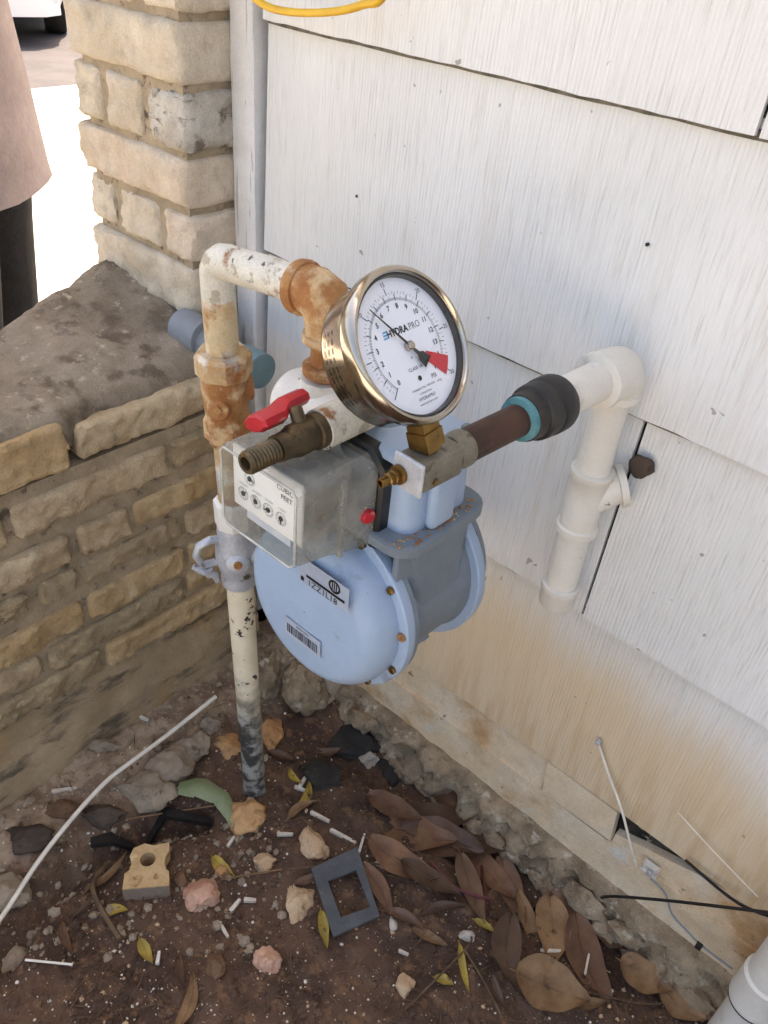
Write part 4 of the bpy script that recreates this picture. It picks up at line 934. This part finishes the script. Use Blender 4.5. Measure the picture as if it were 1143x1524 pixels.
# white cable along the wall foot
def snake(name, pts, r, mt, label, cat, lift=.0, n=10, sub=6, z=None):
    P_ = [gp(*q)+V(0, 0, r+lift) if len(q) == 2 else V(*q) for q in pts]; out = []
    for i in range(len(P_)-1):
        a = P_[max(i-1, 0)]; b = P_[i]; c_ = P_[i+1]; d = P_[min(i+2, len(P_)-1)]
        for k in range(sub):
            t = k/sub; out.append(.5*((2*b)+(c_-a)*t+(2*a-5*b+4*c_-d)*t*t+(3*b-a-3*c_+d)*t**3))
    out.append(P_[-1]); bm = new(); tube(bm, out, r, n); return solo(name, bm, mt, label, cat, None, 60) if label else bm
snake('white_cable', [(-60, 1500), (-20, 1420), (18, 1365), (60, 1300), (108, 1238), (160, 1180), (205, 1145), (250, 1110), (300, 1070), (322, 1052)], .0034, MT['wire'], 'thin white cable lying along the foot of the stone wall', 'cable', .022)
# wood and paint chips, each its own thing
for i, (x, y, l, a) in enumerate(((98, 1178, 34, -18), (424, 1244, 22, 5), (476, 1218, 30, 28), (510, 1247, 40, 28), (538, 1258, 30, -75), (452, 1164, 26, -60), (344, 1255, 16, -55), (446, 1176, 16, 20), (215, 1072, 14, 20), (333, 1386, 24, 60), (350, 1350, 20, -50), (372, 1342, 16, 10), (600, 1420, 14, 20), (236, 1428, 16, -80), (820, 1418, 30, 8), (565, 1290, 14, 30))):
    p = gp(x, y); sc = (p-CAMP).length/_F; L_ = l*sc; q = gp(x+l*math.cos(R(a)), y+l*math.sin(R(a))); t = (q-p); t.z = 0; t.normalize(); s = V(-t.y, t.x, 0); wd = random.uniform(.0018, .0032)
    bm = new(); zc = V(0, 0, .004); loft(bm, [[p+t*L_*u-s*wd*k+zc+V(0, 0, -.002), p+t*L_*u+s*wd*k+zc+V(0, 0, -.002), p+t*L_*u+s*wd*k+zc+V(0, 0, .002), p+t*L_*u-s*wd*k+zc+V(0, 0, .003)] for u, k in ((-.5, .6), (-.46, 1), (.1, .9), (.5, .7))])
    solo('wood_chip', bm, MT['chip'], 'small white painted wood chip lying on the soil', 'wood chip', 'white wood chips on the soil', 30)
# leaves
def leaf(px, py, lpx, ang, wr, mt, label, group, seed=0, curl=.25, lift=.006, cat='leaf', tilt=0, hollow=False):
    p = gp(px, py); sc = (p-CAMP).length/_F; q = gp(px+20*math.cos(R(ang)), py+20*math.sin(R(ang))); t = (q-p); t.z = 0
    L_ = lpx*sc*(t.length/(20*sc)); L_ = min(L_, lpx*sc*1.6); t.normalize(); s = V(-t.y, t.x, 0); W_ = L_*wr/2; nu, nv = 14, 6; bm = new(); rows_ = []; rn = random.Random(seed)
    bend = rn.uniform(-.15, .15)
    for i in range(nu+1):
        u = i/nu; w_ = W_*(math.sin(math.pi*min(1, .03+.97*u)**.85))**.75*(1-.25*u); row = []
        for j in range(nv+1):
            v = j/nv*2-1; wv = w_*(1+.06*n3((u*4, v*2, seed), 1, seed))
            z = curl*W_*(v*v-.3)+tilt*v*W_+.10*L_*(u-.5)**2*rn.choice((1,))+.06*W_*math.sin(u*16+v*2+seed)
            c_ = p+t*(L_*(u-.5))+s*(v*wv+bend*L_*math.sin(math.pi*u))
            row.append(bm.verts.new((c_.x, c_.y, p.z+lift+max(-.004, z))))
        rows_.append(row)
    for i in range(nu):
        for j in range(nv):
            try: bm.faces.new((rows_[i][j], rows_[i+1][j], rows_[i+1][j+1], rows_[i][j+1]))
            except ValueError: pass
    b0 = p-t*L_*.5+V(0, 0, lift); tube(bm, [b0+t*.004, b0-t*L_*.10+V(0, 0, .001)], [.0009, .0007], 5)   # stalk
    tube(bm, [p+t*(L_*(u-.5))+s*bend*L_*math.sin(math.pi*u)+V(0, 0, lift+.0006-curl*W_*.3+.10*L_*(u-.5)**2) for u in (0, .2, .4, .6, .8, .97)], [.0011, .001, .0009, .0007, .0005, .0003], 5)
    o = solo('fallen_leaf', bm, mt, label, cat, group, 180); return o
LB = 'large brown leaf lying among the litter by the rubble footing'; LGp = 'large brown leaves by the footing'
for i, (x, y, l, a, wr) in enumerate(((640, 1215, 150, 8, .36), (618, 1240, 130, 22, .42), (655, 1262, 130, 20, .40), (725, 1272, 120, 4, .40), (600, 1285, 120, 30, .36), (690, 1190, 110, 14, .38), (640, 1318, 110, 34, .30), (585, 1215, 100, 40, .36), (760, 1330, 110, 70, .30), (700, 1330, 90, 60, .28), (878, 1440, 140, 60, .34), (905, 1395, 90, 50, .40), (790, 1300, 90, 30, .34), (735, 1310, 110, 42, .32), (850, 1365, 90, 40, .42), (760, 1430, 110, 84, .36), (560, 1330, 90, 60, .26))):
    leaf(x, y, l, a, wr*1.25, MT['leafbrown'] if i % 3 else MT['leafdark'], LB, LGp, i+3, .16, .010+.004*(i % 4), tilt=.15*((i % 3)-1))
for i, (x, y, l, a, wr, lb_) in enumerate(((818, 1478, 118, 20, .80, 'big wide tan leaf near the bottom of the litter'), (955, 1462, 90, 40, .75, 'wide grey brown leaf beside the black gap in the soil'), (815, 1395, 84, 80, .55, 'tan leaf with a yellow tip standing over the litter'), (1010, 1500, 90, 30, .6, 'grey brown leaf at the foot of the white drain pipe'))):
    leaf(x, y, l, a, wr, MT['leaftan'], lb_, None, i+40, .2, .018)
for i, (x, y, l, a, wr) in enumerate(((334, 1296, 44, 40, .42), (482, 1388, 56, 80, .30), (172, 1362, 40, -10, .5), (218, 1420, 40, 62, .45), (808, 1372, 40, 60, .5), (690, 1446, 70, 76, .18), (440, 1160, 30, 50, .4), (452, 1185, 44, -70, .3), (660, 1464, 30, 20, .6), (720, 1382, 36, 30, .4))):
    leaf(x, y, l, a, wr, MT['leafyellow'], 'small yellowed leaf curled on the bare soil', 'small yellow leaves on the soil', i+60, .4, .006)
for i, (x, y, l, a, wr) in enumerate(((130, 1345, 60, -50, .2), (275, 1490, 90, -75, .28), (270, 1450, 50, 80, .3), (600, 1375, 70, 30, .3), (640, 1400, 60, 20, .3), (690, 1300, 60, 50, .3), (460, 1310, 50, -20, .3), (160, 1300, 80, -40, .18), (100, 1400, 60, 70, .25), (740, 1480, 60, 70, .3), (870, 1490, 60, 10, .4), (420, 1130, 44, 20, .4), (490, 1120, 40, 10, .4), (450, 1210, 50, -30, .3), (950, 1400, 50, 60, .4), (660, 1360, 70, -10, .25), (780, 1380, 80, 64, .25), (300, 1180, 50, 20, .3))):
    leaf(x, y, l, a, wr, (MT['leafdark'], MT['leaftan'], MT['leafbrown'])[i % 3], 'small dry brown leaf scrap on the dark soil', 'dry leaf scraps on the soil', i+90, .4, .006)
# arching green leaf by the supply pipe
ctr = [gp(268, 1192)+V(0, 0, .035), gp(300, 1192)+V(0, 0, .042), gp(330, 1205)+V(0, 0, .034), gp(348, 1228)+V(0, 0, .018), gp(362, 1250)+V(0, 0, .003)]; bm = new(); rr = []
for i in range(17):
    f = i/16*4; k = min(3, int(f)); p = ctr[k].lerp(ctr[k+1], f-k); t = (ctr[k+1]-ctr[k]).normalized(); s = t.cross(V(0, 0, 1)).normalized(); w_ = .017*(1-(i/16)**1.6)**.8*(.55+.45*min(1, i/3))+.0008
    rr.append([p+s*w_*v+V(0, 0, -.35*w_*v*v) for v in (-1, -.5, 0, .5, 1)])
loft(bm, rr, cap=False, closed=False); tube(bm, [ctr[0], ctr[0]+V(-.012, .0, -.03)], .0016, 6); solo('green_leaf', bm, MT['leafgreen'], 'grey green arching leaf at the foot of the supply pipe', 'leaf', None, 180)
# twigs and stems
for pts, r, m_, lb_, ct in ((((180, 1405), (140, 1330), (165, 1290)), .0035, 'twig', 'dark stick leaning up beside the cored brick', 'stick'), (((40, 1435), (110, 1442)), .0016, 'wire', 'thin pale twig lying flat left on the soil', 'twig'), (((430, 1300), (560, 1292), (640, 1330)), .0013, 'twig', 'thin twig crossing the grey rubber gasket', 'twig'),
        (((640, 1290), (680, 1330), (730, 1345)), .0022, 'stem', 'red leaf stem among the big brown leaves', 'stem'), (((715, 1295), (722, 1360)), .0018, 'stem', 'short upright red stem below the big leaves', 'stem'), (((600, 1510), (690, 1420), (700, 1400)), .0013, 'twig', 'thin twig rising from the bottom litter', 'twig'),
        (((690, 1420), (720, 1470), (745, 1520)), .0016, 'twig', 'brown twig near the big wide tan leaf', 'twig'), (((190, 1225), (260, 1210), (330, 1204)), .0012, 'leaftan', 'straw coloured stalk behind the dark strip', 'stalk'), (((880, 1395), (868, 1455)), .0016, 'wire', 'pale thin stalk beside the grey leaf', 'stalk'), (((330, 1315), (420, 1300)), .0012, 'leaftan', 'straw stalk left of the rubber gasket', 'stalk'), (((860, 1480), (960, 1500), (1010, 1490)), .0014, 'twig', 'thin twig by the drain pipe foot', 'twig')):
    snake('twig' if ct != 'stem' else 'leaf_stem', pts, r, MT[m_], lb_, ct, .010, 6, 5)
# crumbs nobody could count
def crumbs(name, count, rmin, rmax, mt, seed, reg, flat=.6):
    rn = random.Random(seed); bm = new()
    for _ in range(count):
        px = rn.uniform(*reg[:2]); py = rn.uniform(*reg[2:]); p = at(px, py, 'z', ZG); x, y = p.x, p.y
        if x < XW+.02 or y > -.045: continue
        r = rmin+(rmax-rmin)*rn.random()**2.5; ax = V(rn.uniform(-1, 1), rn.uniform(-1, 1), 1.2); q = V(x, y, gz(x, y)+r*.2)
        n_ = rn.choice((4, 5, 6)); lathe(bm, q-ax.normalized()*r*.5, ax, [(0, r*.6), (r*.5, r*rn.uniform(.8, 1.2)), (r*1.0*flat*1.6, r*.4)], n_, ph=rn.random()*3)
    return struct(name, bm, mt, 0, 'stuff')
for nm, ct_, a, b, m_, sd, lb_ in (('soil_crumbs', 3800, .0012, .0065, MT['soil'], 1, 'dark soil crumbs scattered over the bed'), ('gravel_crumbs', 700, .001, .0055, RM['brown'], 2, 'brown gravel scattered over the bed'), ('pale_gravel', 360, .001, .0040, RM['pale'], 3, 'pale gravel specks scattered over the bed'), ('paint_flakes', 1500, .0006, .0026, MT['chip'], 4, 'white paint flakes sprinkled over the soil')):
    o = crumbs(nm, ct_, a, b, m_, sd, (-40, 1140, 960, 1560)); o['label'] = lb_; o['category'] = 'debris'
o = crumbs('mortar_crumbs', 700, .0015, .008, RM['grey'], 5, (-40, 420, 1000, 1420)); o['label'] = 'grey mortar crumbs along the wall foot'; o['category'] = 'debris'
rn = random.Random(11); bm = new()
for _ in range(420):
    p = at(rn.uniform(0, 1000), rn.uniform(1040, 1524), 'z', ZG)
    if p.x < XW+.03 or p.y > -.06: continue
    a = rn.uniform(0, 6.28); L_ = rn.uniform(.008, .040); d = V(math.cos(a), math.sin(a), rn.uniform(-.1, .2))*L_/2; c_ = V(p.x, p.y, gz(p.x, p.y)+.003); m_ = V(rn.uniform(-1, 1), rn.uniform(-1, 1), .5)*L_*.10
    tube(bm, [c_-d, c_+m_, c_+d], [.0006, .0007, .0003], 4)
o = struct('dry_litter', bm, MT['twig'], 60, 'stuff'); o['label'] = 'fine dry needles and straw scattered over the soil'; o['category'] = 'debris'

# ------------------------------------------------------------------ on the siding: wires, bracket, zip tie, drain pipe, yellow cable
NA = at(890, 1105, 'y', -.016); BR = at(965, 1297, 'y', -.02)
pts = [NA, at(905, 1150, 'y', -.018), at(925, 1205, 'y', -.026), at(938, 1255, 'y', -.028), at(947, 1287, 'y', -.022)]
bm = snake('w', [tuple(p) for p in pts], .0017, None, None, None); solo('ground_wire', bm, MT['wire'], 'short white wire hanging from a nail on the lowest shingle', 'wire')
bm = new(); lathe(bm, NA+V(0, .004, 0), (0, -1, 0), [(0, .004), (.006, .0035), (.007, .002)], 8); solo('wire_nail', bm, MT['alu'], 'nail at the top of the short white wire', 'nail')
br = thing('cable_clip', BR, 'white square cable clip screwed to the sill board', 'clip')
bm = new(); box(bm, BR-V(.009, -.008, .007), BR+V(.009, .003, .007), .002); part('clip_body', bm, MT['white'], br)
bm = new(); lathe(bm, BR+V(.002, -.002, .001), (0, -1, 0), [(0, .0045), (.003, .004), (.0034, 0)], 12, cap=False); part('screw', bm, MT['alu'], br)
pts = [BR+V(.006, -.002, -.006), at(990, 1330, 'y', -.022), at(1000, 1360, 'y', -.024), at(1022, 1385, 'y', -.030), at(1045, 1408, 'y', -.034), at(1090, 1442, 'y', -.040)]
bm = snake('w', [tuple(p) for p in pts], .0014, None, None, None); solo('grey_wire', bm, MT['pvc'], 'thin grey wire running from the clip to the drain pipe', 'wire')
p = at(1040, 1408, 'y', -.036); bm = new(); box(bm, p-V(.004, .003, .005), p+V(.004, .003, .005), .001); solo('wire_staple', bm, MT['black'], 'black staple holding the thin grey wire', 'staple')
bm = snake('w', [tuple(at(1010, 1210, 'y', -.017)), tuple(at(1060, 1265, 'y', -.019)), tuple(at(1128, 1335, 'y', -.024))], .0007, None, None, None); solo('thread', bm, MT['wire'], 'fine pale thread down the right shingle', 'thread')
# drain pipe, bottom right
DX, DY = .925, -.062
dr = thing('drain_pipe', (DX, DY, -.18), 'white drain pipe with coupling standing against the rubble footing', 'pipe')
bm = new(); tube(bm, [V(DX, DY, -.22), V(DX, DY, -.055)], .0225, 28); part('lower_pipe', bm, MT['white'], dr)
bm = new(); lathe(bm, (DX, DY, -.075), (0, 0, 1), [(0, .0225), (.0005, .0285), (.006, .029), (.008, .0285), (.055, .0285), (.058, .0250), (.16, .0250), (.20, .0250)], 32); part('coupling', bm, MT['white'], dr)
bm = new(); lathe(bm, (DX, DY, -.0765), (0, 0, 1), [(0, .0222), (0, .0288), (.0022, .0290), (.0022, .0225)], 32, cap=False); part('seal_ring', bm, MT['black'], dr)
bm = new(); lathe(bm, (DX+.004, DY-.001, .055), (0, 0, 1), [(0, .026), (0, .0275), (.006, .0275), (.006, .026)], 28, cap=False); ty = solo('zip_tie', bm, MT['black'], 'black zip tie with a long tail round the drain pipe', 'zip tie')
pts = [at(895, 1336, 'y', -.070), at(915, 1334, 'y', -.080), at(990, 1340, 'y', -.084), at(1070, 1349, 'y', -.088), at(1143, 1358, 'y', -.090)]
bm = snake('w', [tuple(p) for p in pts], .0020, None, None, None, n=6); part('tail', bm, MT['black'], ty)
bm = snake('w', [(DX+.03, -.04, .07), (DX-.01, -.045, .064), tuple(at(1100, 1345, 'y', -.030)), tuple(at(1020, 1280, 'y', -.020))], .0022, None, None, None, n=6); solo('black_wire', bm, MT['black'], 'black wire tucked along the gap under the last shingle', 'wire')
# yellow cable loop at the top
pts = [at(360, -22, 'y', -.05), at(385, 2, 'y', -.05), at(410, 14, 'y', -.05), at(450, 19, 'y', -.05), at(500, 17, 'y', -.05), at(540, 7, 'y', -.05), at(575, -12, 'y', -.05), V(.25, -.04, .93), V(.20, -.03, 1.02)]
bm = snake('w', [tuple(p) for p in pts], .0040, None, None, None, n=10); solo('yellow_cable', bm, MT['yellow'], 'yellow cable hanging in a loop on the upper siding', 'cable')

# ------------------------------------------------------------------ person beyond the low wall
PP = V(-.838, -.052, -.38); FW = V(-.737, -.676, 0).normalized(); LF = V(-FW.y, FW.x, 0)      # facing away, along the driveway
def w3(l, f, z): return PP+LF*l+FW*f+V(0, 0, z)
person = thing('person', PP, 'person in a loose dusty pink shirt and dark trousers beyond the low wall', 'person')
sk = []; rad = []; ed = []
def jt(l, f, z, r, parent=None):
    sk.append(w3(l, f, z)); rad.append(r); i = len(sk)-1
    if parent is not None: ed.append((parent, i))
    return i
pel = jt(0, 0, .95, .125); wai = jt(0, .01, 1.08, .115, pel); che = jt(0, .0, 1.28, .13, wai); nkb = jt(0, -.02, 1.43, .07, che); nk = jt(0, -.01, 1.50, .052, nkb)
jaw = jt(0, .025, 1.56, .062, nk); skl = jt(0, .01, 1.64, .082, jaw); top_ = jt(0, 0, 1.70, .065, skl); nose = jt(0, .105, 1.60, .014, jaw)
for s in (-1, 1):
    ear = jt(s*.078, -.005, 1.605, .018, skl)
    sh = jt(s*.17, -.01, 1.40, .058, nkb); elb = jt(s*.23, .02, 1.12, .042, sh); wr = jt(s*.15, .24, 1.05, .028, elb); pm = jt(s*.125, .31, 1.05, .026, wr)
    for k, (a, ln) in enumerate(((-.022, .075), (-.008, .085), (.007, .08), (.020, .062))):
        k1 = jt(s*.125+a, .345, 1.055-.004*k, .0095, pm); k2 = jt(s*.122+a, .345+ln*.5, 1.040, .0085, k1); jt(s*.12+a, .345+ln*.8, 1.012, .007, k2)
    th = jt(s*.125-s*.034, .305, 1.065, .011, wr); jt(s*.125-s*.045, .345, 1.07, .009, th)
    hp_ = jt(s*.095, 0, .90, .092, pel); kn = jt(s*.105, .02, .50, .058, hp_); an = jt(s*.11, -.02, .09, .040, kn); toe = jt(s*.125, .14, .045, .036, an)
me = bpy.data.meshes.new('body'); me.from_pydata([tuple(p-PP) for p in sk], ed, [])
bo_ = bpy.data.objects.new('body', me); COL.objects.link(bo_); bo_.parent = person
me.materials.append(mat('skin', (190, 146, 120), (176, 130, 104), 20, .5, 0, .1, 100, .001))
md = bo_.modifiers.new('skin', 'SKIN'); bo_.modifiers.new('smooth', 'SUBSURF').levels = 1
for i, sv in enumerate(me.skin_vertices[0].data): sv.radius = (rad[i], rad[i]); sv.use_root = (i == 0)
def ell(l, f, z, a, b, n=28, k=0, amp=0): return [w3(l+a*math.cos(t)*(1+amp*math.sin(5*t+k)), f+b*math.sin(t)*(1+amp*math.sin(5*t+k)), z) for t in [2*math.pi*i/n for i in range(n)]]
MT['shirt'] = mat('pink_cotton', (176, 160, 158), (164, 148, 146), 8, .9, 0, .4, 30, .01); MT['trouser'] = mat('dark_trousers', (34, 34, 36), (46, 45, 46), 8, .9, 0, .4, 30, .01)
bm = new(); loft(bm, [ell(0, 0, .800, .222, .166, 28, 0, .03), ell(0, 0, .82, .218, .163, 28, .2, .03), ell(0, 0, .95, .205, .154, 28, .6, .025), ell(0, .005, 1.10, .190, .146, 28, 1, .02), ell(0, 0, 1.28, .200, .145, 28, 1.4, .01), ell(0, -.01, 1.38, .200, .115), ell(0, -.015, 1.44, .130, .090), ell(0, -.015, 1.475, .072, .068)], cap=False)
for s in (-1, 1):
    A_, B_ = w3(s*.165, -.01, 1.40), w3(s*.232, .02, 1.14); tube(bm, [A_, A_.lerp(B_, .3), A_.lerp(B_, .8), B_], [.085, .080, .070, .072], 18, cap=False)
part('shirt', bm, MT['shirt'], person, 180)
bm = new(); loft(bm, [ell(0, 0, .99, .165, .125), ell(0, 0, .90, .178, .135), ell(0, 0, .80, .170, .125)])
for s in (-1, 1): loft(bm, [ell(s*.088, 0, .85, .098, .115, 20), ell(s*.095, .01, .70, .092, .105, 20, 1, .02), ell(s*.105, .02, .50, .082, .092, 20, 2, .03), ell(s*.110, 0, .30, .076, .084, 20, 3, .03), ell(s*.11, -.01, .07, .074, .082, 20, 4, .03)])
part('trousers', bm, MT['trouser'], person, 180)
for s in (-1, 1):
    bm = new(); loft(bm, [[w3(s*.115+x*.048*kx, f, z) for x, z in ((-1, .0), (1, .0), (1, zt*.6), (.6, zt), (-.6, zt), (-1, zt*.6))] for f, kx, zt in ((-.09, .8, .09), (-.04, 1, .11), (.06, 1.05, .085), (.15, 1.0, .06), (.195, .6, .04))]); part('shoe', bm, MT['rubber'], person, 50)
bm = new(); bmesh.ops.create_icosphere(bm, subdivisions=3, radius=1)
for v in bm.verts:
    q = v.co*(1+.06*fb(v.co, 3, 3, 1)); v.co = w3(q.x*.094, -.005+q.y*.108, 1.645+q.z*.10) if not (q.z < -.1 and q.y > -.15) else w3(q.x*.075, -.02+q.y*.07, 1.645+q.z*.07)
part('hair', bm, MT['leafdark'], person, 180)

# ------------------------------------------------------------------ car parked across the street edge
CV = V(-.8755, .4832, 0); CRt = V(.4832, .8755, 0)
c0 = CAMP+(CV*8.52); c0.z = -.42; c0 += CRt*(-.76)
def wc3(r, d, z): return c0+CRt*r+CV*d+V(0, 0, z)
car = thing('parked_car', wc3(0, 2.1, 0), 'white car parked on the street beyond the driveway', 'car')
MT['carpaint'] = mat('white_car_paint', (232, 232, 232), None, 10, .25, 0, 0); MT['tyre'] = mat('tyre_rubber', (28, 28, 28), (38, 37, 36), 20, .85, 0, .3, 60, .003); MT['carglass'] = mat('dark_car_glass', (24, 28, 32), None, 10, .08, 0, 0); MT['underbody'] = mat('dark_underbody', (22, 22, 23), (32, 31, 30), 10, .8, 0, 0)
def sect(d, hw, zb, zt, crown=.04): return [wc3(x*hw, d, z) for x, z in ((-.94, zb), (.94, zb), (1, zb+.10), (1.0, (zb+zt)*.5), (.96, zt-.08), (.80, zt-.01), (0, zt+crown*.3), (-.80, zt-.01), (-.96, zt-.08), (-1.0, (zb+zt)*.5), (-1, zb+.10))]
bm = new(); loft(bm, [sect(.10, .72, .30, .62), sect(.22, .84, .24, .74), sect(.55, .89, .22, .86), sect(1.35, .90, .20, .96), sect(2.6, .90, .20, .99), sect(3.7, .89, .24, .98), sect(4.25, .85, .30, .90), sect(4.38, .74, .42, .82)]); body = part('body', bm, MT['carpaint'], car, 60)
bm = new(); loft(bm, [[wc3(x*hw, d, z) for x, z in ((-1, .93), (1, .93), (.98, .95), (.80, zt-.06), (.62, zt), (-.62, zt), (-.80, zt-.06), (-.98, .95))] for d, hw, zt in ((1.30, .80, .97), (1.95, .80, 1.40), (2.6, .80, 1.46), (3.2, .80, 1.42), (3.95, .78, 1.00))]); cab = part('cabin', bm, MT['carpaint'], car, 50)
bm = new(); prism(bm, [wc3(-.66, 1.42, 1.02), wc3(.66, 1.42, 1.02), wc3(.54, 1.92, 1.365), wc3(-.54, 1.92, 1.365)], V(0, 0, .03)-CV*.02); part('windscreen', bm, MT['carglass'], cab, 20)
bm = new(); prism(bm, [wc3(-.62, 3.82, 1.06), wc3(.62, 3.82, 1.06), wc3(.54, 3.28, 1.375), wc3(-.54, 3.28, 1.375)], V(0, 0, .03)+CV*.02); part('rear_window', bm, MT['carglass'], cab, 20)
for s in (-1, 1):
    for d0, d1, d2, d3 in ((1.62, 2.48, 2.46, 2.02), (2.54, 3.48, 3.16, 2.54)):
        bm = new(); prism(bm, [wc3(s*.795, d0, .99), wc3(s*.795, d1, .99), wc3(s*.69, d2, 1.33), wc3(s*.69, d3, 1.33)], CRt*s*.012); part('side_window', bm, MT['carglass'], cab, 20)
    for d in (.92, 3.55):
        bm = new(); lathe(bm, wc3(s*.70, d, .31), CRt*s, [(0, .30), (.02, .315), (.17, .315), (.19, .30), (.19, .20)], 32); wh = part('wheel', bm, MT['tyre'], car, 40)
        bm = new(); lathe(bm, wc3(s*.70, d, .31), CRt*s, [(.165, .205), (.185, .20), (.190, .12), (.20, .05), (.20, 0)], 24, cap=False); part('rim', bm, MT['alu'], wh, 40)
    bm = new(); bmesh.ops.create_icosphere(bm, subdivisions=2, radius=1)
    for v in bm.verts: v.co = wc3(s*.66+v.co.x*.15, .24+v.co.y*.10+.02*0, .64+v.co.z*.07)
    part('headlight', bm, MT['label'], car, 180)
bm = new(); loft(bm, [[wc3(x*.86, .0+.16*x*x-dy, z) for x, dy in ((0, 0),)]+[wc3(x*.86, dd, z) for x, dd in ((.5, .02), (.85, .10), (.99, .26), (.99, .40), (.9, .40), (-.9, .40), (-.99, .40), (-.99, .26), (-.85, .10), (-.5, .02))] for z, dy in ((.225, 0), (.25, .02), (.40, .03), (.50, .01), (.53, -.04))]); part('bumper', bm, MT['carpaint'], car, 60)
bm = new(); box(bm, (0, 0, 0), (1, 1, 1))
for v in bm.verts: v.co = wc3((v.co.x-.5)*1.4, .5+v.co.y*3.4, .20+v.co.z*.1)
part('underbody', bm, MT['underbody'], car, 0)
bm = new(); box(bm, (0, 0, 0), (1, 1, 1))
for v in bm.verts: v.co = wc3((v.co.x-.5)*.9, .03+v.co.y*.05, .56+v.co.z*.09)
part('grille', bm, MT['underbody'], car, 0)
bpy.data.objects.remove(_to)

# labels of look-alikes: told apart by which findable thing each lies closest to
MARKS = {'the cored brick fragment': gp(205, 1310), 'the grey rubber gasket': gp(512, 1340), 'the foot of the supply pipe': gp(380, 1172), 'the lone pink stone': gp(397, 1434), 'the pinkish stone by the brick': gp(295, 1336), 'the pale oblong stone': gp(442, 1345),
         'the tan jagged stone': gp(468, 1262), 'the white chalky stone': gp(546, 1131), 'the drain pipe foot': V(DX, DY, -.2), 'the tip of the green leaf': gp(360, 1248), 'the big wide tan leaf': gp(818, 1478), 'the short upright red stem': gp(720, 1330), 'the brown round clod': gp(319, 1436), 'the free end of the white cable': gp(322, 1052), 'the biggest mortar lump': gp(216, 1176), 'the cable clip on the sill': gp(930, 1380)}
ORD = {1: 'closest to', 2: 'second closest to', 3: 'third closest to', 4: 'fourth closest to', 5: 'fifth closest to', 6: 'sixth closest to'}
for nm, head in (('large brown leaves by the footing', 'large brown leaf lying'), ('small yellow leaves on the soil', 'small yellowed curled leaf'), ('dry leaf scraps on the soil', 'small dry brown leaf scrap'), ('white wood chips on the soil', 'white painted wood chip')):
    its = [o for o in COL.objects if o.get('group') == nm]; opts = []
    for mk, mp in MARKS.items():
        od = sorted(its, key=lambda o: (o.location-mp).to_2d().length)
        for r_, o in enumerate(od[:6]): opts.append((r_+1, (o.location-mp).to_2d().length, o.name, mk))
    opts.sort(); done = set(); used = set()
    for r_, d_, on, mk in opts:
        if on in done or (r_, mk) in used: continue
        done.add(on); used.add((r_, mk)); bpy.data.objects[on]['label'] = head+' '+ORD[r_]+' '+mk
